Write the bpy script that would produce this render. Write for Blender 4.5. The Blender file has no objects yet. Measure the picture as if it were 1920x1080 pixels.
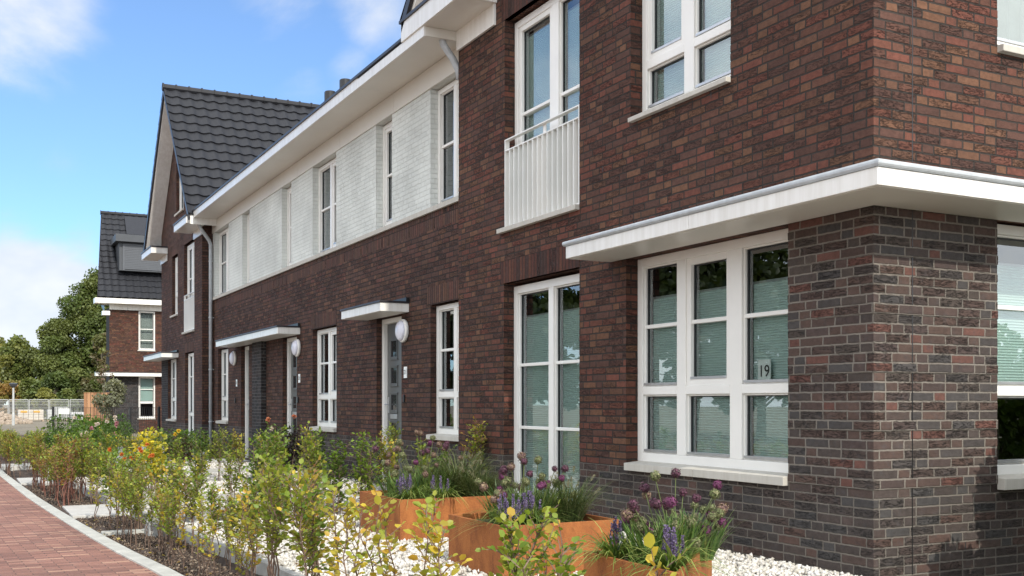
import bpy, math, random
import numpy as np
from mathutils import Vector
R=math.radians
random.seed(7)
scene=bpy.context.scene
COL=scene.collection
# ------------------------------------------------------------------ camera
cam=bpy.data.cameras.new('camera'); camo=bpy.data.objects.new('camera',cam); COL.objects.link(camo)
camo.location=(0,0,1.11); camo.rotation_euler=(R(90),0,R(-27.6))
cam.sensor_width=36; cam.lens=37.29; cam.shift_y=217/1920; cam.clip_start=.05; cam.clip_end=2000
scene.camera=camo
# ------------------------------------------------------------------ light
SUN_EL,SUN_AZ=R(36),R(182)     # azimuth clockwise from +Y: the sun stands behind the camera, almost along the street front
sd=Vector((math.sin(SUN_AZ)*math.cos(SUN_EL),math.cos(SUN_AZ)*math.cos(SUN_EL),math.sin(SUN_EL)))
sun=bpy.data.lights.new('sun','SUN'); sun.energy=2.1; sun.angle=R(.6); sun.color=(1,.94,.84)
suno=bpy.data.objects.new('sun',sun); COL.objects.link(suno); suno.rotation_euler=sd.to_track_quat('Z','Y').to_euler()
scene.view_settings.view_transform='Standard'; scene.view_settings.look='None'
scene.view_settings.exposure=.88; scene.view_settings.gamma=1
world=bpy.data.worlds.new('World'); scene.world=world; world.use_nodes=True
def build_world():
    nt=world.node_tree; N=nt.nodes; L=nt.links; N.clear()
    out=N.new('ShaderNodeOutputWorld'); bg=N.new('ShaderNodeBackground'); L.new(bg.outputs[0],out.inputs[0])
    sky=N.new('ShaderNodeTexSky'); sky.sky_type='NISHITA'; sky.sun_disc=False
    sky.sun_elevation=SUN_EL; sky.sun_rotation=SUN_AZ; sky.air_density=.85; sky.dust_density=.15; sky.ozone_density=3.0
    tc=N.new('ShaderNodeTexCoord')
    def m(op,a,b=None,c=None):
        n=N.new('ShaderNodeMath'); n.operation=op
        for i,v in enumerate((a,b,c)):
            if v is None: continue
            if isinstance(v,(int,float)): n.inputs[i].default_value=v
            else: L.new(v,n.inputs[i])
        return n.outputs[0]
    def mr(v,a,b,c=0,d=1):
        n=N.new('ShaderNodeMapRange'); n.interpolation_type='SMOOTHSTEP'
        L.new(v,n.inputs[0]); n.inputs[1].default_value=a; n.inputs[2].default_value=b; n.inputs[3].default_value=c; n.inputs[4].default_value=d
        return n.outputs[0]
    mp=N.new('ShaderNodeMapping'); mp.inputs['Scale'].default_value=(1,1,1.7); L.new(tc.outputs['Generated'],mp.inputs[0])
    nz=N.new('ShaderNodeTexNoise'); nz.inputs['Scale'].default_value=5.2; nz.inputs['Detail'].default_value=9; nz.inputs['Roughness'].default_value=.56; nz.inputs['Distortion'].default_value=.25
    L.new(mp.outputs[0],nz.inputs['Vector']); n1=nz.outputs[0]
    nz2=N.new('ShaderNodeTexNoise'); nz2.inputs['Scale'].default_value=2.4; nz2.inputs['Detail'].default_value=6; nz2.inputs['Roughness'].default_value=.6
    L.new(mp.outputs[0],nz2.inputs['Vector']); n2=nz2.outputs[0]
    def dirv(px,py):
        a=R(27.6); t=(px-960)/1989; v=Vector((math.sin(a)+t*math.cos(a),math.cos(a)-t*math.sin(a),(757-py)/1989)); return v.normalized()
    def blob(px,py,r0,r1):
        d=N.new('ShaderNodeVectorMath'); d.operation='DISTANCE'; L.new(tc.outputs['Generated'],d.inputs[0]); d.inputs[1].default_value=dirv(px,py)
        return mr(d.outputs['Value'],r1,r0)
    # cloud banks standing in particular parts of the sky, broken up by noise
    cover=None
    for px,py,r0,r1,w in ((60,10,.0,.125,.33),(-60,20,.03,.13,.36),(20,500,.0,.10,.50),(60,590,.03,.12,.56),(150,460,.0,.06,.36),(-60,640,.03,.16,.45),(10,340,.0,.05,.17),(520,20,.0,.10,.27),(690,20,.0,.09,.28),(560,130,.0,.07,.23),(650,120,.0,.06,.25),(120,310,.0,.06,.16)):
        b=m('MULTIPLY',blob(px,py,r0,r1),w); cover=b if cover is None else m('MAXIMUM',cover,b)
    # unseen cloud behind the camera and overhead, added to light the shaded house fronts
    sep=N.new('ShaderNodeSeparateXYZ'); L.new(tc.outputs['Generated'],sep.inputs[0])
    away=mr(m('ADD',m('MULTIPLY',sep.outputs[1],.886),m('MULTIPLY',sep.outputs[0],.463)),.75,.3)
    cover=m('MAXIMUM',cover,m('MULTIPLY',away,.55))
    fac=mr(m('ADD',m('SUBTRACT',n1,.5),m('SUBTRACT',cover,.16)),.0,.36)
    fac=m('MULTIPLY',fac,mr(cover,.02,.3,.0,1))
    fac=m('MULTIPLY',fac,.93)
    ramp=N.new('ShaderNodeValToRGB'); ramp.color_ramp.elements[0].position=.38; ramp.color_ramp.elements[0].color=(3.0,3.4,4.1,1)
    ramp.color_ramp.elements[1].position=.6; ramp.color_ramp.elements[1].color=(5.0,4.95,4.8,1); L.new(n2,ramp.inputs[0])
    gain=N.new('ShaderNodeVectorMath'); gain.operation='SCALE'; L.new(ramp.outputs[0],gain.inputs[0]); L.new(m('ADD',1.0,m('MULTIPLY',away,1.0)),gain.inputs['Scale'])  # the added unseen cloud is brightened further as fill light
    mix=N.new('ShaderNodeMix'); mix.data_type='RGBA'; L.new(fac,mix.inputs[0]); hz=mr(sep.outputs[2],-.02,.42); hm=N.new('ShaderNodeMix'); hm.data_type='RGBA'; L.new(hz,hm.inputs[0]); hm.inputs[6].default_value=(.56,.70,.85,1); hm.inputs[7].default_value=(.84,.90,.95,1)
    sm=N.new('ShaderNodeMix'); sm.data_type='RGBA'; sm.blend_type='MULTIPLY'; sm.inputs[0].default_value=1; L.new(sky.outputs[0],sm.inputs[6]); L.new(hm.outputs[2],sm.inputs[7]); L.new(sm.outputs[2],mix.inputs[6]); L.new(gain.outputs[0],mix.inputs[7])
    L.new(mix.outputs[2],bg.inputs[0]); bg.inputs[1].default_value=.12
build_world()

# ------------------------------------------------------------------ materials
MATS={}
class NT:
    def __init__(s,name):
        s.m=bpy.data.materials.new(name); s.m.use_nodes=True; s.t=s.m.node_tree; s.N=s.t.nodes; s.L=s.t.links
        s.b=s.N['Principled BSDF']; s.out=s.N['Material Output']; MATS[name]=s.m
    def new(s,t,**k):
        n=s.N.new(t)
        for a,v in k.items():
            try: setattr(n,a,v)
            except Exception: n.inputs[a].default_value=v
        return n
    def set(s,inp,v):
        if isinstance(v,bpy.types.NodeSocket): s.L.new(v,inp)
        else: inp.default_value=v
    def math(s,op,a,b=None,c=None):
        n=s.N.new('ShaderNodeMath'); n.operation=op
        for i,v in enumerate((a,b,c)):
            if v is not None: s.set(n.inputs[i],v)
        return n.outputs[0]
    def mr(s,v,a,b,c=0,d=1,smooth=True):
        n=s.N.new('ShaderNodeMapRange'); 
        if smooth: n.interpolation_type='SMOOTHSTEP'
        s.set(n.inputs[0],v)
        for i,x in enumerate((a,b,c,d)): n.inputs[i+1].default_value=x
        return n.outputs[0]
    def mix(s,f,a,b,mode='MIX'):
        n=s.N.new('ShaderNodeMix'); n.data_type='RGBA'; n.blend_type=mode
        s.set(n.inputs[0],f); s.set(n.inputs[6],a); s.set(n.inputs[7],b); return n.outputs[2]
    def ramp(s,v,stops,interp='LINEAR'):
        n=s.N.new('ShaderNodeValToRGB'); n.color_ramp.interpolation=interp
        e=n.color_ramp.elements
        while len(e)<len(stops): e.new(.5)
        for i,(p,c) in enumerate(stops): e[i].position=p; e[i].color=(*c,1)
        s.set(n.inputs[0],v); return n.outputs[0]
    def noise(s,vec,scale,detail=4,rough=.55,dist=0,out=0):
        n=s.N.new('ShaderNodeTexNoise'); s.set(n.inputs['Vector'],vec); n.inputs['Scale'].default_value=scale; n.inputs['Detail'].default_value=detail
        n.inputs['Roughness'].default_value=rough; n.inputs['Distortion'].default_value=dist; return n.outputs[out]
    def comb(s,x,y,z):
        n=s.N.new('ShaderNodeCombineXYZ')
        for i,v in enumerate((x,y,z)): s.set(n.inputs[i],v)
        return n.outputs[0]
    def bump(s,h,dist,strength=1):
        n=s.N.new('ShaderNodeBump'); n.inputs['Strength'].default_value=strength; n.inputs['Distance'].default_value=dist; s.L.new(h,n.inputs['Height']); s.L.new(n.outputs[0],s.b.inputs['Normal'])
    def geo(s): return s.N.new('ShaderNodeNewGeometry').outputs['Position']
    def rough(s,v): s.set(s.b.inputs['Roughness'],v)
    def color(s,v): s.set(s.b.inputs['Base Color'],v if isinstance(v,bpy.types.NodeSocket) else (*v,1))

def plain(name,c,rough=.5,var=.12,scale=6,bump=0,bs=60,metal=0,spec=.5):
    t=NT(name); p=t.geo(); n=t.noise(p,scale,5,.6)
    k=t.mr(n,.3,.7,1-var,1+var*.6,False)
    cc=t.mix(1,(*c,1),t.comb(k,k,k),'MULTIPLY'); t.color(cc); t.rough(rough)
    t.b.inputs['Metallic'].default_value=metal; t.b.inputs['Specular IOR Level'].default_value=spec
    if bump: t.bump(t.noise(p,bs,4,.6),bump)
    return t.m

def brick(name,palette,mortar,bw=.22,hd=.11,h=.0625,joint=.0052,swap=False,headshift=.0,bumpd=.008,hue=.11,painted=False,crease=1.0,blotch=(.066,.068,.072)):
    t=NT(name)
    uv=t.N.new('ShaderNodeUVMap').outputs[0]
    sp=t.N.new('ShaderNodeSeparateXYZ'); t.L.new(uv,sp.inputs[0]); U,V=sp.outputs[0],sp.outputs[1]
    if swap: U,V=V,U
    wob=t.N.new('ShaderNodeTexNoise'); t.L.new(uv,wob.inputs['Vector']); wob.inputs['Scale'].default_value=26; wob.inputs['Detail'].default_value=4
    ws=t.N.new('ShaderNodeSeparateColor'); t.L.new(wob.outputs['Color'],ws.inputs[0])
    U=t.math('ADD',U,t.math('MULTIPLY',t.math('SUBTRACT',ws.outputs[0],.5),.013))
    V=t.math('ADD',V,t.math('MULTIPLY',t.math('SUBTRACT',ws.outputs[1],.5),.010))
    U=t.math('ADD',U,40.0)
    r=t.math('DIVIDE',V,h); row=t.math('FLOOR',r); fv=t.math('SUBTRACT',r,row)
    dv=t.math('MULTIPLY',t.math('MINIMUM',fv,t.math('SUBTRACT',1,fv)),h)
    wn=t.new('ShaderNodeTexWhiteNoise',noise_dimensions='1D'); t.L.new(row,wn.inputs['W'])
    P=2*bw+hd
    if swap: off=t.math('MULTIPLY',row,0.0)
    else: off=t.math('MULTIPLY',t.math('FLOOR',t.math('MULTIPLY',wn.outputs['Value'],10)),P/10)
    up=t.math('ADD',U,off); kk=t.math('FLOOR',t.math('DIVIDE',up,P)); p=t.math('SUBTRACT',up,t.math('MULTIPLY',kk,P))
    g1=t.math('GREATER_THAN',p,bw); g2=t.math('GREATER_THAN',p,2*bw)
    st=t.math('MULTIPLY',t.math('ADD',g1,g2),bw); ln=t.math('SUBTRACT',bw,t.math('MULTIPLY',g2,bw-hd))
    lp=t.math('SUBTRACT',p,st); du=t.math('MINIMUM',lp,t.math('SUBTRACT',ln,lp))
    idx=t.math('ADD',t.math('MULTIPLY',kk,3),t.math('ADD',g1,g2))
    d=t.math('MINIMUM',du,dv)
    body=t.mr(d,joint*.75,joint*1.35)
    rn=t.new('ShaderNodeTexWhiteNoise',noise_dimensions='2D'); t.L.new(t.comb(idx,row,0),rn.inputs['Vector'])
    rc=t.N.new('ShaderNodeSeparateColor'); t.L.new(rn.outputs['Color'],rc.inputs[0])
    val=t.math('ADD',rn.outputs['Value'],t.math('MULTIPLY',g2,headshift)); val=t.math('MINIMUM',val,.999)
    n=len(palette); base=t.ramp(val,[(i/n,c) for i,c in enumerate(palette)],'CONSTANT')
    bright=t.mr(rc.outputs[1],0,1,1-hue,1+hue,False)
    base=t.mix(1,base,t.comb(bright,bright,bright),'MULTIPLY')
    # folded, creased face of hand moulded brick
    cv=t.comb(t.math('ADD',t.math('MULTIPLY',U,9),t.math('MULTIPLY',rc.outputs[0],37)),t.math('ADD',t.math('MULTIPLY',V,42),t.math('MULTIPLY',rc.outputs[2],51)),rn.outputs['Value'])
    cr=t.noise(cv,1.0,5,.62,1.6)
    crease_m=t.math('ABSOLUTE',t.math('SUBTRACT',cr,.5)); fold=t.mr(crease_m,.0,.035)
    has=t.math('GREATER_THAN',rc.outputs[2],.35 if not swap else .9)
    has=t.math('MULTIPLY',has,t.math('SUBTRACT',1,g2)); foldm=t.math('SUBTRACT',1,t.math('MULTIPLY',t.math('SUBTRACT',1,fold),has))
    fine=t.noise(uv,180,4,.7)
    big=t.noise(uv,.9,3,.6)
    if not painted:
        mid=t.noise(t.comb(t.math('ADD',U,t.math('MULTIPLY',idx,1.7)),t.math('ADD',V,t.math('MULTIPLY',row,2.3)),0),24,4,.65); dk=t.math('MULTIPLY',t.mr(fine,.3,.7,.74,1.24,False),t.mr(mid,.3,.7,.78,1.24,False)); base=t.mix(1,base,t.comb(dk,dk,dk),'MULTIPLY')
        fc=t.mr(foldm,0,1,1-.62*crease,1,False); base=t.mix(1,base,t.comb(fc,fc,fc),'MULTIPLY')  # shade in the creases, darkened into the brick colour
        patch=t.noise(t.comb(t.math('MULTIPLY',U,1),t.math('ADD',V,t.math('MULTIPLY',idx,3.3)),0),14,3,.6)
        base=t.mix(t.mr(patch,.52,.72,0,.3),base,(*blotch,1))
    mv=t.mr(fine,.3,.7,.8,1.15,False); mb=t.mr(big,.3,.7,.82,1.12,False)
    mort=t.mix(1,(*mortar,1),t.comb(mv,mv,mv),'MULTIPLY')
    col=t.mix(body,mort,base); col=t.mix(1,col,t.comb(mb,mb,mb),'MULTIPLY')
    t.color(col); t.rough(.85); t.b.inputs['Specular IOR Level'].default_value=.25
    hgt=t.math('ADD',t.math('MULTIPLY',body,.9),t.math('MULTIPLY',foldm,.8*crease))
    hgt=t.math('ADD',hgt,t.math('MULTIPLY',fine,.22))
    if not painted: hgt=t.math('ADD',hgt,t.math('ADD',t.math('MULTIPLY',rc.outputs[1],.25),t.math('MULTIPLY',cr,.5*crease)))
    t.bump(hgt,bumpd)
    return t.m
RED=[(.098,.047,.034),(.082,.041,.031),(.105,.048,.033),(.125,.049,.033),(.086,.043,.032),(.110,.055,.035),(.132,.049,.034),(.134,.066,.039)]
DRK=[(.088,.045,.034),(.076,.041,.032),(.094,.045,.034),(.108,.046,.034),(.080,.043,.033),(.098,.053,.036),(.086,.043,.032),(.122,.060,.038)]
GRY=[(.072,.052,.045),(.062,.049,.044),(.080,.053,.044),(.088,.057,.046),(.062,.056,.054),(.074,.050,.043),(.070,.055,.047),(.068,.049,.044),(.086,.055,.045),(.060,.052,.049),(.078,.052,.044),(.120,.057,.045)]
PLI=[(.068,.053,.047),(.058,.049,.045),(.076,.054,.046),(.064,.051,.046),(.058,.054,.052),(.070,.052,.046),(.062,.050,.045),(.088,.055,.045)]
brick('brick_red',RED,(.042,.034,.029),headshift=.15,joint=.006,blotch=(.062,.036,.030))
brick('brick_dark',DRK,(.035,.028,.025),headshift=.15,joint=.006,blotch=(.058,.036,.030))
brick('brick_grey',GRY,(.205,.182,.155),joint=.006)
brick('brick_plinth',PLI,(.17,.152,.13),joint=.0055)
brick('brick_pier',[(.040,.036,.036),(.034,.033,.034),(.045,.036,.034)],(.12,.115,.11))
brick('brick_painted',[(.66,.685,.65)]*3,(.60,.62,.585),painted=True,hue=.015,bumpd=.005,crease=.3,joint=.004)
brick('brick_soldier',DRK,(.028,.020,.017),h=.0625,bw=.43,hd=.215,swap=True)
brick('brick_soldier_red',[(.070,.031,.024),(.050,.026,.021),(.095,.038,.025),(.075,.030,.022)],(.035,.026,.021),bw=.43,hd=.215,swap=True)

plain('white_paint',(.82,.81,.77),.35,.04,3)
def boards(name,c,rough):
    t=NT(name); p=t.geo(); mp=t.N.new('ShaderNodeMapping'); mp.inputs['Scale'].default_value=(14,14,.9); t.L.new(p,mp.inputs[0])
    a=t.noise(mp.outputs[0],1,5,.65); b=t.noise(p,1.3,4,.6); k=t.math('MULTIPLY',t.mr(a,.35,.62,.88,1,False),t.mr(b,.3,.7,.93,1.03,False))
    t.color(t.mix(1,(*c,1),t.comb(k,t.math('MULTIPLY',k,t.mr(a,.3,.6,.985,1,False)),t.math('MULTIPLY',k,t.mr(a,.3,.6,.955,1,False))),'MULTIPLY')); t.rough(rough)
boards('white_board',(.82,.81,.77),.3); boards('weathered_stone',(.52,.50,.45),.8)
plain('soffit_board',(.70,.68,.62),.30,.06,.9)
plain('stone',(.50,.48,.43),.75,.14,9,.0015,90)
plain('kerb_concrete',(.47,.47,.43),.85,.2,7,.002,120)
plain('concrete',(.36,.36,.345),.85,.18,8,.002,110)
plain('slab_concrete',(.48,.47,.44),.85,.14,5,.0015,110)
plain('zinc',(.20,.23,.25),.38,.3,20,0,metal=.6)
plain('galvanised',(.46,.49,.51),.45,.15,14,metal=.1)
plain('dark_trim',(.022,.020,.024),.4,.2,5)
plain('black_metal',(.012,.012,.013),.4,.2,8)
plain('door_grey',(.105,.11,.108),.4,.06,4)
plain('dormer_grey',(.050,.056,.064),.45,.08,3)
plain('shutter_grey',(.085,.093,.105),.4,.05,5)
plain('alloy',(.55,.56,.57),.35,.1,9,metal=.7)
plain('lamp_lens',(.72,.73,.82),.25,.03,5)
plain('plate_white',(.82,.84,.82),.4,.02,5)
plain('ink',(.02,.02,.022),.5,0,5)
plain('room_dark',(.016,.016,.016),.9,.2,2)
plain('curtain',(.42,.44,.43),.8,.15,5)
plain('gasket',(.02,.022,.024),.5,.1,5)
plain('soil',(.072,.050,.038),.95,.35,16,.02,40)
plain('far_ground',(.20,.17,.12),.95,.3,.6,.02,20)
plain('terrace_tile',(.34,.36,.39),.6,.15,3)
plain('bark',(.115,.085,.058),.9,.3,30,.004,120)
plain('twig',(.16,.105,.075),.85,.3,40)
plain('red_twig',(.20,.085,.06),.85,.3,40)
plain('tree_bark',(.14,.115,.085),.9,.3,6,.02,20)
plain('pale_steel',(.42,.43,.42),.5,.15,3)
plain('pallet_wood',(.40,.31,.22),.85,.25,8)
plain('beige_block',(.50,.46,.40),.85,.2,5)
plain('tarp',(.55,.56,.56),.6,.1,5)
plain('yellow_wrap',(.55,.30,.06),.6,.1,5)
plain('solar',(.016,.017,.022),.25,.1,5)
plain('rubble',(.38,.31,.24),.95,.35,9,.03,20)
plain('bark_chip',(.16,.105,.07),.9,.5,25)
plain('potting_soil',(.045,.032,.024),.95,.3,30,.015,60)

def tile_mat():
    t=NT('roof_tile'); p=t.geo(); n=t.noise(p,2.2,5,.6); k=t.mr(n,.3,.7,.85,1.15,False)
    t.color(t.mix(1,(.0115,.0125,.0165,1),t.comb(k,k,k),'MULTIPLY')); t.rough(.62); t.bump(t.noise(p,150,3,.6),.001)
tile_mat()
def corten():
    t=NT('corten'); p=t.geo(); m=t.N.new('ShaderNodeMapping'); m.inputs['Scale'].default_value=(1,1,.55); t.L.new(p,m.inputs[0])
    a=t.noise(m.outputs[0],9,6,.68); b=t.noise(p,140,5,.75); c=t.noise(p,3,3,.5)
    v=t.math('ADD',t.math('MULTIPLY',a,.52),t.math('MULTIPLY',b,.48))
    col=t.ramp(v,[(.32,(.11,.044,.024)),(.45,(.25,.090,.032)),(.55,(.36,.135,.042)),(.72,(.42,.17,.058))])
    col=t.mix(t.mr(c,.35,.7,0,.35),col,(.24,.085,.035,1))
    t.color(col); t.rough(.85); t.b.inputs['Specular IOR Level'].default_value=.2; t.bump(b,.0012)
corten()
def wood():
    t=NT('fence_wood'); uv=t.N.new('ShaderNodeUVMap').outputs[0]; sp=t.N.new('ShaderNodeSeparateXYZ'); t.L.new(uv,sp.inputs[0])
    b=t.math('DIVIDE',sp.outputs[0],.14); fl=t.math('FLOOR',b); f=t.math('SUBTRACT',b,fl)
    wn=t.new('ShaderNodeTexWhiteNoise',noise_dimensions='1D'); t.L.new(fl,wn.inputs['W'])
    g=t.noise(t.comb(t.math('MULTIPLY',sp.outputs[0],30),t.math('MULTIPLY',sp.outputs[1],2.5),fl),1,5,.6,.8)
    col=t.ramp(t.math('ADD',t.math('MULTIPLY',wn.outputs[0],.5),t.math('MULTIPLY',g,.5)),[(.2,(.27,.13,.06)),(.8,(.50,.28,.15))])
    gap=t.mr(t.math('MINIMUM',f,t.math('SUBTRACT',1,f)),.02,.07); col=t.mix(gap,(.05,.03,.02,1),col)
    t.color(col); t.rough(.8); t.bump(gap,.006)
wood()
def paving():
    t=NT('road_brick'); p=t.geo(); sp=t.N.new('ShaderNodeSeparateXYZ'); t.L.new(p,sp.inputs[0])
    # courses run across the street
    v=t.comb(t.math('ADD',sp.outputs[0],t.math('MULTIPLY',sp.outputs[1],.055)),sp.outputs[1],0)
    bt=t.N.new('ShaderNodeTexBrick'); t.L.new(v,bt.inputs['Vector']); bt.inputs['Scale'].default_value=1
    bt.inputs['Brick Width'].default_value=.205; bt.inputs['Row Height'].default_value=.068; bt.inputs['Mortar Size'].default_value=.0035; bt.inputs['Mortar Smooth'].default_value=.4
    bt.inputs['Color1'].default_value=(0,0,0,1); bt.inputs['Color2'].default_value=(1,1,1,1); bt.inputs['Mortar'].default_value=(.5,.5,.5,1); bt.inputs['Bias'].default_value=0
    base=t.ramp(bt.outputs['Color'],[(0,(.185,.092,.070)),(.35,(.235,.113,.083)),(.8,(.29,.142,.103)),(.99,(.40,.23,.16))])
    n=t.noise(p,1.3,4,.6); k=t.mr(n,.3,.7,.82,1.18,False); n2=t.noise(p,90,4,.7); k2=t.mr(n2,.3,.7,.8,1.2,False)
    base=t.mix(1,base,t.comb(k,k,k),'MULTIPLY'); base=t.mix(1,base,t.comb(k2,k2,k2),'MULTIPLY')
    dust=t.noise(p,7,5,.7); base=t.mix(t.mr(dust,.5,.8,0,.35),base,(.38,.27,.21,1))
    col=t.mix(bt.outputs['Fac'],base,(.10,.065,.052,1)); t.color(col); t.rough(.85)
    h=t.math('SUBTRACT',t.math('MULTIPLY',n2,.3),bt.outputs['Fac']); t.bump(h,.004)
paving()
def gravel_m():
    t=NT('gravel'); at=t.N.new('ShaderNodeVertexColor'); at.layer_name='Col'; p=t.geo(); n=t.noise(p,60,3,.6); k=t.mr(n,.3,.7,.88,1.08,False)
    t.color(t.mix(1,at.outputs[0],t.comb(k,k,k),'MULTIPLY')); t.rough(.8)
gravel_m()
def gravel_base():
    t=NT('gravel_bed'); p=t.geo(); v=t.N.new('ShaderNodeTexVoronoi'); t.L.new(p,v.inputs['Vector']); v.inputs['Scale'].default_value=45
    t.color(t.ramp(v.outputs['Distance'],[(.0,(.52,.49,.44)),(.6,(.38,.35,.31)),(1,(.2,.18,.16))])); t.rough(.9); t.bump(t.math('SUBTRACT',1,v.outputs['Distance']),.015)
gravel_base()
def leafmat(name,trans=.35,rough=.45):
    t=NT(name); at=t.N.new('ShaderNodeVertexColor'); at.layer_name='Col'
    t.color(at.outputs[0]); t.rough(rough); t.b.inputs['Specular IOR Level'].default_value=.35
    tr=t.N.new('ShaderNodeBsdfTranslucent'); mc=t.mix(1,at.outputs[0],(1.25,1.2,.55,1),'MULTIPLY'); t.L.new(mc,tr.inputs[0])
    ms=t.N.new('ShaderNodeMixShader'); ms.inputs[0].default_value=trans; t.L.new(t.b.outputs[0],ms.inputs[1]); t.L.new(tr.outputs[0],ms.inputs[2]); t.L.new(ms.outputs[0],t.out.inputs[0])
leafmat('leaf'); leafmat('blade',.25); leafmat('petal',.2,.7)
def glass():
    t=NT('glass'); N,L=t.N,t.L
    gl=N.new('ShaderNodeBsdfGlossy'); gl.inputs['Roughness'].default_value=0.0; gl.inputs[0].default_value=(.92,.97,1,1)
    tr=N.new('ShaderNodeBsdfTransparent'); tr.inputs[0].default_value=(.84,.90,.88,1)
    fr=N.new('ShaderNodeFresnel'); fr.inputs[0].default_value=1.55
    bp=N.new('ShaderNodeBump'); bp.inputs['Strength'].default_value=.12; bp.inputs['Distance'].default_value=.003; L.new(t.noise(t.geo(),2.2,1,.5),bp.inputs['Height'])
    L.new(bp.outputs[0],gl.inputs['Normal'])
    ms=N.new('ShaderNodeMixShader'); L.new(t.math('MINIMUM',t.math('ADD',t.math('MULTIPLY',fr.outputs[0],1.6),.10),.9),ms.inputs[0]); L.new(tr.outputs[0],ms.inputs[1]); L.new(gl.outputs[0],ms.inputs[2]); L.new(ms.outputs[0],t.out.inputs[0])
glass()
def blindm():
    t=NT('blind'); p=t.geo(); sp=t.N.new('ShaderNodeSeparateXYZ'); t.L.new(p,sp.inputs[0])
    w=t.math('SINE',t.math('MULTIPLY',sp.outputs[2],2*math.pi/.020)); k=t.mr(w,-1,1,.86,1.05,False)
    t.color(t.mix(1,(.60,.73,.70,1),t.comb(k,k,k),'MULTIPLY')); t.rough(.8); t.bump(w,.003)
blindm()
def meshmat():   # welded fence wire far off
    pass

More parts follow.
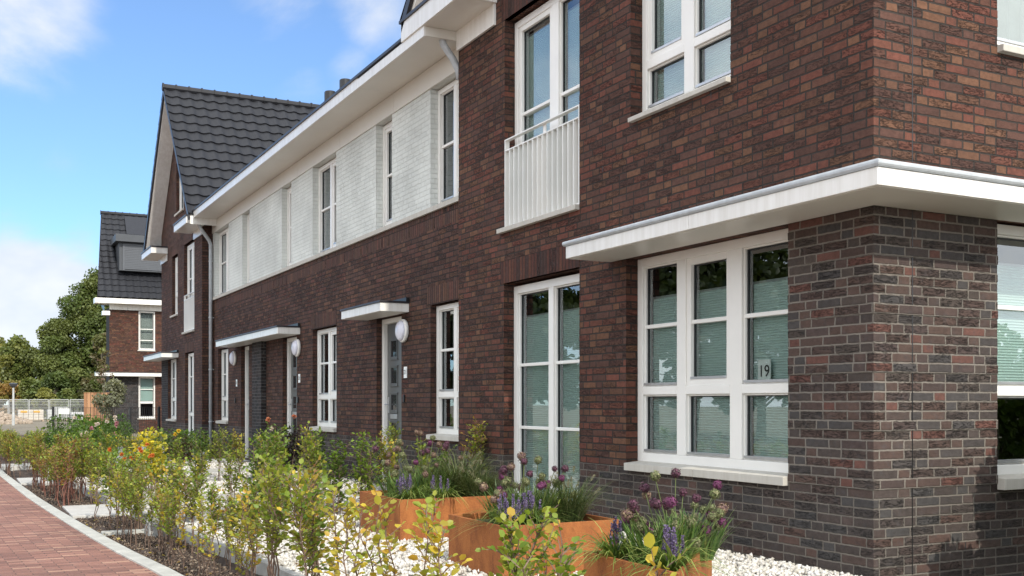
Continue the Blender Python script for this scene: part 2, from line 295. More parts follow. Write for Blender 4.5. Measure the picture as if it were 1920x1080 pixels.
# ------------------------------------------------------------------ mesh helpers
class MB:
    def __init__(s): s.v=[]; s.f=[]; s.c=None; s.n=0; s.chunks=[]
    def quad(s,a,b,c,d):
        i=len(s.v); s.v+= [tuple(a),tuple(b),tuple(c),tuple(d)]; s.f.append((i,i+1,i+2,i+3))
    def tri(s,a,b,c):
        i=len(s.v); s.v+=[tuple(a),tuple(b),tuple(c)]; s.f.append((i,i+1,i+2))
    def box(s,x0,x1,y0,y1,z0,z1):
        if x0>x1:x0,x1=x1,x0
        if y0>y1:y0,y1=y1,y0
        if z0>z1:z0,z1=z1,z0
        i=len(s.v)
        s.v+=[(x0,y0,z0),(x1,y0,z0),(x1,y1,z0),(x0,y1,z0),(x0,y0,z1),(x1,y0,z1),(x1,y1,z1),(x0,y1,z1)]
        s.f+=[tuple(i+k for k in q) for q in ((0,3,2,1),(4,5,6,7),(0,1,5,4),(1,2,6,5),(2,3,7,6),(3,0,4,7))]
    def prism(s,pts,lo,hi,axis):
        # polygon extruded along axis 'x','y','z'; pts are the two other coordinates in order
        def P(p,h):
            return {'x':(h,p[0],p[1]),'y':(p[0],h,p[1]),'z':(p[0],p[1],h)}[axis]
        i=len(s.v); n=len(pts)
        s.v+=[P(p,lo) for p in pts]+[P(p,hi) for p in pts]
        s.f.append(tuple(i+k for k in range(n))[::-1]); s.f.append(tuple(i+n+k for k in range(n)))
        for k in range(n): s.f.append((i+k,i+(k+1)%n,i+n+(k+1)%n,i+n+k))
    def tube(s,pts,rad,seg=6,cap=True):
        pts=[Vector(p) for p in pts]; n=len(pts); rad=rad if hasattr(rad,'__len__') else [rad]*n
        i0=len(s.v); up=Vector((0,0,1)); prev=None
        for k,p in enumerate(pts):
            d=(pts[min(k+1,n-1)]-pts[max(k-1,0)]); d=d.normalized() if d.length>1e-9 else Vector((0,0,1))
            if prev is None:
                u=d.cross(Vector((1,0,0)) if abs(d.x)<.8 else Vector((0,1,0))).normalized()
            else:
                u=(prev-d*prev.dot(d)); u=u.normalized() if u.length>1e-6 else d.orthogonal().normalized()
            prev=u; w=d.cross(u)
            for j in range(seg):
                a=2*math.pi*j/seg; q=p+(u*math.cos(a)+w*math.sin(a))*rad[k]; s.v.append(tuple(q))
        for k in range(n-1):
            for j in range(seg):
                a=i0+k*seg+j; b=i0+k*seg+(j+1)%seg; s.f.append((a,b,b+seg,a+seg))
        if cap:
            s.f.append(tuple(i0+j for j in range(seg))[::-1]); s.f.append(tuple(i0+(n-1)*seg+j for j in range(seg)))
    def lathe(s,o,ax,prof,seg=24):
        o=Vector(o); ax=Vector(ax).normalized(); u=ax.orthogonal().normalized(); w=ax.cross(u); i0=len(s.v)
        for r,h in prof:
            for j in range(seg):
                a=2*math.pi*j/seg; s.v.append(tuple(o+ax*h+(u*math.cos(a)+w*math.sin(a))*r))
        for k in range(len(prof)-1):
            for j in range(seg):
                a=i0+k*seg+j; b=i0+k*seg+(j+1)%seg; s.f.append((a,b,b+seg,a+seg))
        s.f.append(tuple(i0+j for j in range(seg))[::-1]); s.f.append(tuple(i0+(len(prof)-1)*seg+j for j in range(seg)))
    def build(s,name,mat,parent=None,smooth=False,uv=True,bevel=0,kind=None):
        root=parent
        while root is not None and root.parent: root=root.parent
        off=Vector(root['origin']) if root is not None else Vector((0,0,0))
        me=bpy.data.meshes.new(name)
        V=np.array(s.v,dtype=np.float64).reshape(-1,3)
        me.from_pydata((V-np.array(off)).tolist(),[],s.f); me.validate(); me.update()
        if uv and len(me.polygons)<60000:
            ul=me.uv_layers.new(name='UVMap'); dat=np.zeros((len(me.loops),2))
            W=np.zeros(len(me.vertices)*3); me.vertices.foreach_get('co',W); W=W.reshape(-1,3)+np.array(off)
            for p in me.polygons:
                n=p.normal; ax,ay=abs(n.x),abs(n.y)
                for li in p.loop_indices:
                    c=W[me.loops[li].vertex_index]
                    if abs(n.z)>max(ax,ay): dat[li]=(c[0]+c[1]*.0,c[1])
                    elif ax>=ay: dat[li]=(-c[1],c[2])
                    else: dat[li]=(c[0]-5.156-4.906,c[2])
            ul.data.foreach_set('uv',dat.ravel())
        if smooth: me.shade_smooth()
        me.materials.append(MATS[mat]); o=bpy.data.objects.new(name,me); COL.objects.link(o)
        if parent is not None: o.parent=parent
        if bevel:
            b=o.modifiers.new('bevel','BEVEL'); b.width=bevel; b.segments=2; b.limit_method='ANGLE'
        if kind: o['kind']=kind
        return o
def thing(name,loc,label,cat,group=None):
    o=bpy.data.objects.new(name,None); COL.objects.link(o); o.location=loc; o['origin']=list(loc); o['label']=label; o['category']=cat; o.empty_display_size=.2
    if group:o['group']=group
    return o
def tag(o,label,cat,group=None):
    o['label']=label;o['category']=cat
    if group:o['group']=group
    return o
def structure(mb,name,mat,**k): return mb.build(name,mat,None,kind='structure',**k)
def centre(o,loc):
    # give a single-mesh thing its origin at its base
    o.data.transform(__import__('mathutils').Matrix.Translation(-Vector(loc))); o.location=loc; return o

def np_mesh(name,V,F,colors,mat,parent=None,smooth=False,kind=None):
    """V (n,3), F (m,k) all same k, colors (n,3) per vertex"""
    me=bpy.data.meshes.new(name); V=np.asarray(V,dtype=np.float32); F=np.asarray(F,dtype=np.int32); m,k=F.shape
    me.vertices.add(len(V)); me.vertices.foreach_set('co',V.ravel())
    me.loops.add(m*k); me.loops.foreach_set('vertex_index',F.ravel())
    me.polygons.add(m); me.polygons.foreach_set('loop_start',np.arange(0,m*k,k,dtype=np.int32)); me.polygons.foreach_set('loop_total',np.full(m,k,dtype=np.int32))
    me.update(calc_edges=True)
    if colors is not None:
        ca=me.color_attributes.new('Col','FLOAT_COLOR','POINT'); c=np.ones((len(V),4),dtype=np.float32); c[:,:3]=colors; ca.data.foreach_set('color',c.ravel())
    if smooth: me.shade_smooth()
    me.materials.append(MATS[mat]); o=bpy.data.objects.new(name,me); COL.objects.link(o)
    if parent is not None: o.parent=parent
    if kind:o['kind']=kind
    return o
rng=np.random.default_rng(11)

class Fr:
    """a wall plane. 'x': faces the street (-X), a=-Y ; 'y': faces -Y, a=X. n points outward"""
    def __init__(s,kind,c): s.k=kind; s.c=c
    def P(s,a,z,n): return (s.c-n,-a,z) if s.k=='x' else (a,s.c-n,z)
    def box(s,mb,a0,a1,z0,z1,n0,n1):
        p=s.P(a0,z0,n0); q=s.P(a1,z1,n1); mb.box(p[0],q[0],p[1],q[1],p[2],q[2])
    def quad(s,mb,a0,a1,z0,z1,n): mb.quad(s.P(a0,z0,n),s.P(a1,z0,n),s.P(a1,z1,n),s.P(a0,z1,n))
def wall(mb,fr,a0,a1,z0,z1,ops,n=0,depth=.2,ends=False):
    ops=[(max(o[0],a0),min(o[1],a1),max(o[2],z0),min(o[3],z1),o) for o in ops if o[0]<a1 and o[1]>a0 and o[2]<z1 and o[3]>z0]
    As=sorted({a0,a1,*[o[0] for o in ops],*[o[1] for o in ops]}); Zs=sorted({z0,z1,*[o[2] for o in ops],*[o[3] for o in ops]})
    for i in range(len(As)-1):
        for j in range(len(Zs)-1):
            ca,cz=(As[i]+As[i+1])/2,(Zs[j]+Zs[j+1])/2
            if any(o[0]<ca<o[1] and o[2]<cz<o[3] for o in ops): continue
            fr.quad(mb,As[i],As[i+1],Zs[j],Zs[j+1],n)
    for b0,b1,y0,y1,o in ops:
        d=n-(o[4] if len(o)>4 else depth)
        if o[0]>=a0: mb.quad(fr.P(b0,y0,n),fr.P(b0,y0,d),fr.P(b0,y1,d),fr.P(b0,y1,n))
        if o[1]<=a1: mb.quad(fr.P(b1,y0,d),fr.P(b1,y0,n),fr.P(b1,y1,n),fr.P(b1,y1,d))
        if o[3]<=z1: mb.quad(fr.P(b0,y1,n),fr.P(b1,y1,n),fr.P(b1,y1,d),fr.P(b0,y1,d))
        if o[2]>=z0: mb.quad(fr.P(b0,y0,d),fr.P(b1,y0,d),fr.P(b1,y0,n),fr.P(b0,y0,n))

def window(par,fr,a0,a1,z0,z1,cols,rec=.11,blind=None,curtain=False,sill=None,fw=.065,name='window',silln=.05,sillmat='weathered_stone',label=None,sillsplit=None,sillh=.06):
    """cols: list of (aL,aR,[thin bar z],[heavy bar z],[(sash zlo,zhi)]) ; aL..aR glass column incl sash"""
    f=MB(); g=MB(); gk=MB(); al=[]
    T=-rec; B=-rec-.09
    fr.box(f,a0,a0+fw,z0,z1,B,T); fr.box(f,a1-fw,a1,z0,z1,B,T); fr.box(f,a0+fw,a1-fw,z1-fw,z1,B,T); fr.box(f,a0+fw,a1-fw,z0,z0+fw,B,T)
    for i in range(len(cols)-1): fr.box(f,cols[i][1],cols[i+1][0],z0+fw,z1-fw,B,T)
    for aL,aR,thin,heavy,sash in cols:
        zs=[z0+fw]
        for hz in heavy: fr.box(f,aL,aR,hz-.035,hz+.035,B,T); 
        cells=[]; edges=[z0+fw]+[x for hz in heavy for x in (hz-.035,hz+.035)]+[z1-fw]
        for k in range(0,len(edges),2): cells.append((edges[k],edges[k+1]))
        for lo,hi in cells:
            isash=any(s[0]<(lo+hi)/2<s[1] for s in sash)
            b=.055 if isash else .014; tt=T-.012 if isash else T-.022
            fr.box(f,aL,aL+b,lo,hi,B+.01,tt); fr.box(f,aR-b,aR,lo,hi,B+.01,tt); fr.box(f,aL+b,aR-b,lo,lo+b,B+.01,tt); fr.box(f,aL+b,aR-b,hi-b,hi,B+.01,tt)
            x0,x1,y0,y1=aL+b,aR-b,lo+b,hi-b
            for z in thin:
                if y0<z<y1: fr.box(f,x0,x1,z-.016,z+.016,B+.012,T-.02)
            # dark glazing gasket
            gw=.009; gn=T-.044
            fr.box(gk,x0,x0+gw,y0,y1,gn-.02,gn); fr.box(gk,x1-gw,x1,y0,y1,gn-.02,gn); fr.box(gk,x0+gw,x1-gw,y1-gw,y1,gn-.02,gn)
            fr.quad(g,x0,x1,y0,y1,T-.056)
            # drip profile below the pane
            al.append(MB()); fr.box(al[-1],x0,x1,y0-.002,y0+.018,T-.05,T-.006)
    o=f.build(name,'white_paint',par,bevel=.004)
    if label:o['label']=label
    g.build('glass_pane','glass',o); gk.build('gasket','gasket',o); [x.build('drip_profile','alloy',o) for x in al]
    if blind:
        for aL,aR,*_ in cols:
            b=MB(); fr.box(b,aL+.02,aR-.012,blind[0],blind[1],T-.112,T-.10); b.build('pleated_blind','blind',o)
            b=MB(); fr.box(b,aL+.018,aR-.01,blind[1],blind[1]+.018,T-.118,T-.097); b.build('blind_rail','alloy',o)
    if curtain:
        c=MB(); w=(a1-a0)
        for s0 in ((a0+.06,a0+.06+w*curtain),):
            n=14; 
            for k in range(n):
                u0=s0[0]+(s0[1]-s0[0])*k/n; u1=s0[0]+(s0[1]-s0[0])*(k+1)/n; m0=T-.2-.03*(k%2); m1=T-.2-.03*((k+1)%2)
                c.quad(fr.P(u0,z0+.02,m0),fr.P(u1,z0+.02,m1),fr.P(u1,z1-.05,m1),fr.P(u0,z1-.05,m0))
        c.build('curtain','curtain',o)
    if sill:
        s=MB(); e=sill if isinstance(sill,tuple) else (.05,.0)
        aa,bb=a0-e[0],a1+e[1]
        cuts=[aa]+([sillsplit] if sillsplit else [])+[bb]
        for k in range(len(cuts)-1):
            x0=cuts[k]+(.002 if k else 0); x1=cuts[k+1]-(.002 if k<len(cuts)-2 else 0)
            i=len(s.v)
            for a in (x0,x1):
                s.v+=[fr.P(a,z0-sillh,silln),fr.P(a,z0-.012,silln),fr.P(a,z0+.004,-rec-.01),fr.P(a,z0-sillh,-rec-.01)]
            s.f+=[(i,i+1,i+2,i+3),(i+7,i+6,i+5,i+4),(i,i+4,i+5,i+1),(i+1,i+5,i+6,i+2),(i+2,i+6,i+7,i+3),(i+3,i+7,i+4,i)]
        s.build('sill',sillmat,o,bevel=.004)
    return o

def canopy(par,fr,a0,a1,z0,z1,out,trimh=.028,mat='dark_trim',wallflash=True,bead=False,side=None,name='canopy'):
    """side: extra return along the other wall"""
    f=MB(); fr.box(f,a0,a1,z0+.004,z1,0.002,out)
    o=f.build(name,'white_board',par,bevel=.003)
    s=MB(); fr.box(s,a0+.02,a1-.02,z0,z0+.003,.01,out-.02); s.build('soffit','soffit_board',o)
    t=MB(); fr.box(t,a0-.015,a1+.015,z1,z1+trimh,.002,out+.018); t.build('roof_edge',mat,o,bevel=.006)
    if wallflash:
        t=MB(); fr.box(t,a0-.02,a1+.02,z1+trimh,z1+trimh+.05,.002,.05); t.build('flashing','black_metal',o)
    return o
def door(par,fr,a0,a1,z0,z1,rec=.2):
    f=MB(); B=-rec-.09; T=-rec
    w=.085; fr.box(f,a0,a0+w,z0,z1,B,T+.02); fr.box(f,a1-w,a1,z0,z1,B,T+.02); fr.box(f,a0+w,a1-w,z1-.07,z1,B,T+.02)
    o=f.build('door_frame','white_paint',par,bevel=.004)
    d=MB(); x0,x1=a0+w+.003,a1-w-.003; fr.box(d,x0,x1,z0+.02,z1-.073,T-.075,T-.03)
    px=x0+.16
    holes=[(1.765,1.985),(1.395,1.61),(1.025,1.235),(.62,.845),(.25,.47)]
    for lo,hi in holes:
        for q in ((px-.02,px+.24,lo-.035,lo),(px-.02,px+.24,hi,hi+.02),(px-.02,px,lo,hi),(px+.22,px+.24,lo,hi)): fr.box(d,*q,T-.03,T-.018)
        fr.box(d,px-.03,px+.26,lo-.045,lo-.03,T-.03,T-.008); fr.box(d,px-.03,px+.26,hi+.015,hi+.03,T-.03,T-.008)
    dd=d.build('door','door_grey',par,bevel=.003)
    for lo,hi in holes: g=MB(); fr.box(g,px,px+.22,lo,hi,T-.03,T-.026); g.build('door_glass','door_glass',dd)
    l=MB(); fr.box(l,px-.01,px+.23,.90,.965,T-.03,T-.012); l.build('letterbox','alloy',dd,bevel=.004)
    h=MB(); fr.box(h,x0+.04,x0+.075,.98,1.2,T-.03,T-.02); h.tube([fr.P(x0+.058,1.1,T-.03),fr.P(x0+.058,1.1,T+.03),fr.P(x0+.17,1.1,T+.03)],.01,8); h.build('handle','alloy',dd)
    return o
def dglass():
    t=NT('door_glass'); t.color((.03,.032,.034)); t.rough(.03); t.b.inputs['Specular IOR Level'].default_value=1.0
dglass()
def text(s,size,fr,a,z,n,parent,name='number'):
    cu=bpy.data.curves.new('t','FONT'); cu.body=s; cu.size=size; cu.align_x='CENTER'; cu.align_y='CENTER'; cu.extrude=.0008; cu.offset=0
    to=bpy.data.objects.new('t',cu); COL.objects.link(to); dg=bpy.context.evaluated_depsgraph_get(); dg.update()
    me=bpy.data.meshes.new_from_object(to.evaluated_get(dg)); bpy.data.objects.remove(to)
    root=parent
    while root.parent: root=root.parent
    off=Vector(root['origin'])
    for v in me.vertices: v.co=Vector(fr.P(a+v.co.x,z+v.co.y,n+v.co.z))-off
    if fr.k=='x' or True:
        me.flip_normals() if False else None
    me.materials.clear(); me.materials.append(MATS['ink']); me.name=name; o=bpy.data.objects.new(name,me); COL.objects.link(o); o.parent=parent; return o
def wall_lamp(par,fr,a,z):
    m=MB(); m.lathe(fr.P(a,z,.0),Vector(fr.P(0,0,1))-Vector(fr.P(0,0,0)),[(.125,.002),(.15,.01),(.155,.045),(.14,.06)],32); o=m.build('wall_lamp','white_paint',par,smooth=True)
    m=MB(); m.lathe(fr.P(a,z,.0),Vector(fr.P(0,0,1))-Vector(fr.P(0,0,0)),[(.138,.055),(.128,.085),(.10,.105),(.05,.116),(.005,.119)],32); m.build('lamp_lens','lamp_lens',o,smooth=True)
def plate(par,fr,a,z,s):
    m=MB(); fr.box(m,a-.05,a+.05,z-.075,z+.075,.002,.01); o=m.build('house_number','plate_white',par); text(s,.085,fr,a,z,.0115,o)
def bell(par,fr,a,z):
    m=MB(); fr.box(m,a-.022,a+.022,z-.05,z+.05,.002,.025); m.build('doorbell','black_metal',par,bevel=.006)

def tile_roof(par,O,U,D,w,l,tw=.30,rh=.34,name='roof',amp=.022,verge=None):
    """O top corner on the ridge, U unit along ridge, D unit down slope; verge: function(row fraction)->start shift along U"""
    O,U,D=Vector(O),Vector(U),Vector(D); Nn=U.cross(D).normalized()
    if Nn.z<0: Nn=-Nn
    rows=int(round(l/rh)); rh=l/rows; seg=8; cols=max(1,int(round(w/tw))); tw=w/cols
    V=[];F=[]
    for r in range(rows):
        base=len(V); sh=verge(r/rows) if verge else 0
        cs=[]
        for c in range(cols*seg+1):
            ph=(c%seg)/seg; x=c/seg*tw
            if x<sh-1e-6: continue
            wv=(math.cos(2*math.pi*ph)*.5+.5)**1.3*amp*1.7
            cs.append((x,wv))
        n=len(cs)
        for (dd,hh) in ((0,.0),(rh*1.02,.034),(rh*1.02,.034-.03)):
            for x,wv in cs: jj=math.sin(math.floor(x/tw+.01)*12.9898+r*78.233)*43758.5; jj-=math.floor(jj); V.append(O+U*x+D*(r*rh+dd+(jj-.5)*.012)+Nn*(wv+hh+(jj-.5)*.006))
        for k in range(2):
            for c in range(n-1):
                a=base+k*n+c; F.append((a,a+1,a+1+n,a+n))
    m=MB(); m.v=[tuple(v) for v in V]; m.f=F
    o=m.build(name,'roof_tile',par,uv=False)
    return o
def ridge_caps(par,O,U,L,step=.32,r=.085,mat='roof_tile'):
    m=MB(); O,U=Vector(O),Vector(U); n=int(L/step)
    for k in range(n):
        a=O+U*(k*step); b=O+U*((k+1)*step+.02)
        m.tube([a,a+U*.03,a+U*.031,b],[r*1.25,r*1.25,r,r],10)
    return m.build('ridge_tile',mat,par)
def downpipe(par,pts,r=.04,clips=()):
    m=MB(); m.tube(pts,r,14); o=m.build('downpipe','galvanised',par,smooth=True)
    c=MB()
    for z in clips:
        x,y=pts[-1][0],pts[-1][1]; c.lathe((x,y,z),(0,0,1),[(r+.006,-.015),(r+.008,0),(r+.006,.015)],16); c.box(x,x+.08,y-.008,y+.008,z-.008,z+.008)
    if clips: c.build('pipe_clip','galvanised',o)
    return o
# ================================================================== houses
FA=Fr('x',5.156); FS=Fr('y',4.906); FB=Fr('x',5.256); FC=Fr('x',5.01); FCr=Fr('y',25.05); FD=Fr('y',49.7)
def yy(y0,y1,z0,z1,*r): return (-max(y0,y1),-min(y0,y1),z0,z1,*r)
def col(yf,yn,thin=(),heavy=(),sash=()): return (-yf,-yn,list(thin),list(heavy),list(sash))
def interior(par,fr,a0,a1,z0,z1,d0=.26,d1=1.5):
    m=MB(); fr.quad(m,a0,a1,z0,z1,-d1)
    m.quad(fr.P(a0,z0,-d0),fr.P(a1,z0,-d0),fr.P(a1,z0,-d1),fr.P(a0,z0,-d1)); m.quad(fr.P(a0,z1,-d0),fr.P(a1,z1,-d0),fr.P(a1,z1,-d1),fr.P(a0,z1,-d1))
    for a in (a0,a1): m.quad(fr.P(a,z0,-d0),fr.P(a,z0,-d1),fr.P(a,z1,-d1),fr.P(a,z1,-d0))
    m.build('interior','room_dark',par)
def soldier(par,fr,a0,a1,z0,z1,mat='brick_soldier'):
    m=MB(); fr.box(m,a0,a1,z0,z1,-.06,.003); m.build('lintel',mat,par)
def gable_roof(par,ya,yb,yr,ze,zr,x0,x1,xw,boxes,bz,tw=.30):
    """front gable roof: eaves at ya (near) and yb (far), ridge along X at yr"""
    for ye in (ya,yb):
        D=Vector((0,ye-yr,ze-zr)); l=D.length; D.normalize()
        tile_roof(par,(x0,yr,zr),(1,0,0),D,x1-x0,l,tw)
        s=1 if ye>yr else -1
        m=MB(); t=.17
        m.prism([(yr,zr-.035),(ye,ze-.035),(ye,ze-.035-t),(yr,zr-.035-t)],x0+.05,xw+.3,'x'); m.build('verge_board','white_board',par)
        m=MB(); m.prism([(yr,zr+.03),(ye,ze+.03),(ye,ze-.12),(yr,zr-.12)],x0+.0,x0+.045,'x'); m.build('verge_tile','dark_trim',par)
    ridge_caps(par,(x0-.02,yr,zr+.045),(1,0,0),x1-x0)
def end_box(par,x0,xw,y0,y1,z0,z1):
    m=MB(); m.box(x0,xw,y0,y1,z0,z1); o=m.build('gutter_box','white_board',par,bevel=.004)
    m=MB(); m.box(x0+.02,xw-.01,y0+.02,y1-.02,z0-.004,z0); m.build('soffit','soffit_board',o)
    m=MB(); m.box(x0-.02,xw,y0-.02,y1+.02,z1,z1+.035); m.build('roof_edge','dark_trim',o)
def railing(par,fr,a0,a1,z0,z1,n0=-.050,n1=.003,step=.104):
    m=MB(); t=.006
    fr.box(m,a0,a1,z1-.012,z1,n0,n1); fr.box(m,a0,a1,z1-.125,z1-.113,n0,n1); fr.box(m,a0,a1,z0,z0+.014,n0,n1)
    n=int(round((a1-a0)/step)); st=(a1-a0-.012)/n
    for k in range(n+1):
        a=a0+k*st; fr.box(m,a,a+.012,z0+.014,z1-.125,n0,n1)
    for a in (a0,(a0+a1)/2,a1-.012): fr.box(m,a,a+.012 if a!=(a0+a1)/2 else a+.05,z1-.113,z1-.012,n0,n1 if a!=(a0+a1)/2 else n0+.012)
    return m.build('balcony_railing','white_paint',par)

# ---- corner house (number 19)
H=thing('corner_house',(5.156,4.906,0),'red-brown brick corner house nearest the camera, with number 19 in its window','house')
opsA=[yy(5.687,7.72,.60,2.372,.25),yy(8.50,10.05,.03,2.39,.25),yy(8.50,10.03,2.985,5.19,.25),yy(6.31,7.65,3.575,5.19,.25)]
a0,a1=-11.2,-4.906
ZC=2.3725
m=MB(); wall(m,FA,a0,a1,-.3,.5625,opsA); m.build('plinth_wall','brick_plinth',H)
m=MB(); wall(m,FA,-5.687,a1,.5625,ZC,[]); m.quad(FA.P(-5.687,.5625,0),FA.P(-5.687,.5625,-.25),FA.P(-5.687,ZC,-.25),FA.P(-5.687,ZC,0))
opsS=[(6.32,8.3,.60,2.385,.25),(6.32,8.3,3.575,5.19,.25)]
wall(m,FS,5.156,6.32,.5625,ZC,opsS); wall(m,FS,6.32,13.5,.5625,ZC,opsS)
for z in (.5625,.9375,1.3125,1.6875,2.0625):
    FA.box(m,-5.684,-4.906,z,z+.0625,0,.007); FS.box(m,5.149,6.32,z,z+.0625,0,.007)
def ragged(mb,fr,a,z0,z1,sgn,amp=.008):
    z=math.ceil(z0/.0625)*.0625
    while z+.06<z1: e=random.uniform(.0005,amp); fr.box(mb,a,a+sgn*e,z+.006,z+.057,-.10,-.0012); z+=.0625
ragged(m,FA,-5.687,.5625,ZC-.02,-1); ragged(m,FS,6.32,.5625,ZC-.02,1)
m.build('corner_pier','brick_grey',H)
m=MB(); wall(m,FS,5.156,13.5,-.3,.5625,opsS); m.build('plinth_wall','brick_plinth',H)
m=MB(); wall(m,FA,a0,-5.687,.5625,ZC,opsA); wall(m,FA,a0,a1,ZC,5.45,opsA); wall(m,FS,5.156,13.5,ZC,6.2,opsS)
i=len(m.v); pts=[(-11.2,5.45),(-4.906,5.45),(-4.906,6.2),(-8.05,9.6),(-11.2,6.2)]; m.v+=[FA.P(a,z,0) for a,z in pts]; m.f.append(tuple(range(i,i+5)))
# far side and rear
m.quad((5.156,11.2,-.3),(13.5,11.2,-.3),(13.5,11.2,6.2),(5.156,11.2,6.2)); m.quad((13.5,4.906,-.3),(13.5,11.2,-.3),(13.5,11.2,6.2),(13.5,4.906,6.2))
ragged(m,FA,-8.50,.6,2.37,-1); ragged(m,FA,-8.50,2.99,5.15,-1); ragged(m,FA,-6.31,3.58,5.15,-1); ragged(m,FA,-11.2,.6,5.1,-1); ragged(m,FS,6.32,3.58,5.15,1)
m.build('upper_wall','brick_red',H)
soldier(H,FA,-10.12,-8.50,2.39,2.625,'brick_soldier_red'); soldier(H,FA,-10.10,-8.50,5.19,5.42,'brick_soldier_red'); soldier(H,FA,-7.72,-6.31,5.19,5.42,'brick_soldier_red')
m=MB(); m.box(5.498,5.506,4.9045,4.9055,.0,2.37); m.box(5.498,5.506,4.9045,4.9055,2.56,6.1); m.build('expansion_joint','black_metal',H)
for y,z in ((6.6,.15),(5.45,.16),(6.55,3.47),(8.1,3.2),(9.3,.3)):
    m=MB(); FA.box(m,-y,-y+.009,z*1,z+.05,0,.001); m.build('weep_hole','ink',H)
m=MB(); FS.box(m,6.0,6.009,.13,.18,0,.001); m.build('weep_hole','ink',H)
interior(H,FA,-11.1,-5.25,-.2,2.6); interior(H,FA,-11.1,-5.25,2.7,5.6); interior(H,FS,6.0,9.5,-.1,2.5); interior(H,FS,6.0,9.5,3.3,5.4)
HV=[1.222]; TH=[1.775]
w=window(H,FA,-7.72,-5.687,.61,2.37,[col(7.645,7.15,TH,HV),col(7.03,6.47,TH,HV,[(1.25,2.31)]),col(6.33,5.76,TH,HV)],rec=.12,blind=(.66,2.02),sill=(-.03,-.002),silln=.045,sillh=.075,sillsplit=-6.72,fw=.075,label='three-light living room window with the number 19 card inside')
m=MB(); FA.box(m,-6.215,-6.075,1.262,1.44,-.186,-.181); pl_=m.build('number_card','plate_white',w); 
text('19',.125,FA,-6.145,1.35,-.1795,pl_)
window(H,FA,-10.05,-8.50,.03,2.36,[col(9.97,9.30,[1.52,.86]),col(9.20,8.58,[1.52,.86])],rec=.12,blind=(.1,2.03),fw=.08,label='tall two-light window with lowered blinds')
window(H,FA,-10.03,-8.50,2.985,5.17,[col(9.95,9.24,[4.17],[],[(2.9,5.2)]),col(9.10,8.58,[4.17])],rec=.12,blind=(3.0,5.0),fw=.07,curtain=.14,sill=(.10,-.002),silln=.05,sillh=.06,sillsplit=-9.3,label='tall window behind the white railing')
window(H,FA,-7.65,-6.31,3.58,5.17,[col(7.58,7.05,[],[4.03],[(4.05,5.2)]),col(6.92,6.38,[],[4.03])],rec=.12,blind=(3.62,5.08),fw=.07,curtain=.2,sill=(-.02,-.002),silln=.045,sillh=.05,label='upstairs window with a pale curtain')
window(H,FS,6.32,8.3,.61,2.37,[(6.39,7.25,[1.79],[1.2],[]),(7.35,8.22,[1.79],[1.2],[])],rec=.10,blind=(1.26,2.1),fw=.07,sill=(-.002,.05),silln=.06,sillh=.09)
window(H,FS,6.32,8.3,3.58,5.17,[(6.39,7.25,[],[],[]),(7.35,8.22,[],[],[])],rec=.10,fw=.07,curtain=.5,sill=(-.002,.05),silln=.05,sillh=.06)
railing(H,FA,-10.028,-8.503,2.975,3.912)
# wrap-round canopy
m=MB(); m.box(4.70,5.152,6.233,7.98,2.374,2.48); m.box(4.70,5.152,4.44,6.229,2.374,2.48); m.box(5.153,9.5,4.44,4.902,2.374,2.48); cn=m.build('canopy','white_board',H,bevel=.004)
m=MB(); m.box(4.73,5.153,4.46,7.96,2.370,2.3735); m.box(5.154,9.48,4.46,4.90,2.370,2.3735); m.build('soffit','soffit_board',cn)
m=MB(); m.prism([(4.69,7.99),(4.69,4.43),(9.5,4.43),(9.5,4.9035),(5.1535,4.9035),(5.1535,7.99)],2.481,2.497,'z')
m.tube([(4.695,8.0,2.503),(4.695,4.435,2.503),(9.5,4.435,2.503)],.021,10); m.build('roof_edge','galvanised',cn,smooth=False)
# gable roof, end boxes, frieze
gable_roof(H,4.25,11.85,8.05,5.66,9.75,4.70,13.6,5.156,None,None)
end_box(H,4.70,5.153,10.2,11.86,5.43,5.65); end_box(H,4.70,5.153,4.25,5.7,5.43,5.65)
for q in ((-11.2,-10.23),(-5.7,-4.88)): m=MB(); FA.box(m,*q,5.20,5.428,.003,.03); m.build('frieze_board','white_board',H)
m=MB(); m.box(5.154,13.6,4.25,4.9,5.43,5.65); m.box(5.154,13.6,11.21,11.86,5.9,6.1); m.build('side_eave','white_board',H)
downpipe(H,[(4.97,11.27,5.45),(4.97,11.27,5.36),(4.99,11.27,5.28),(5.12,11.27,5.12),(5.19,11.27,5.0),(5.2,11.27,4.9)],.042)

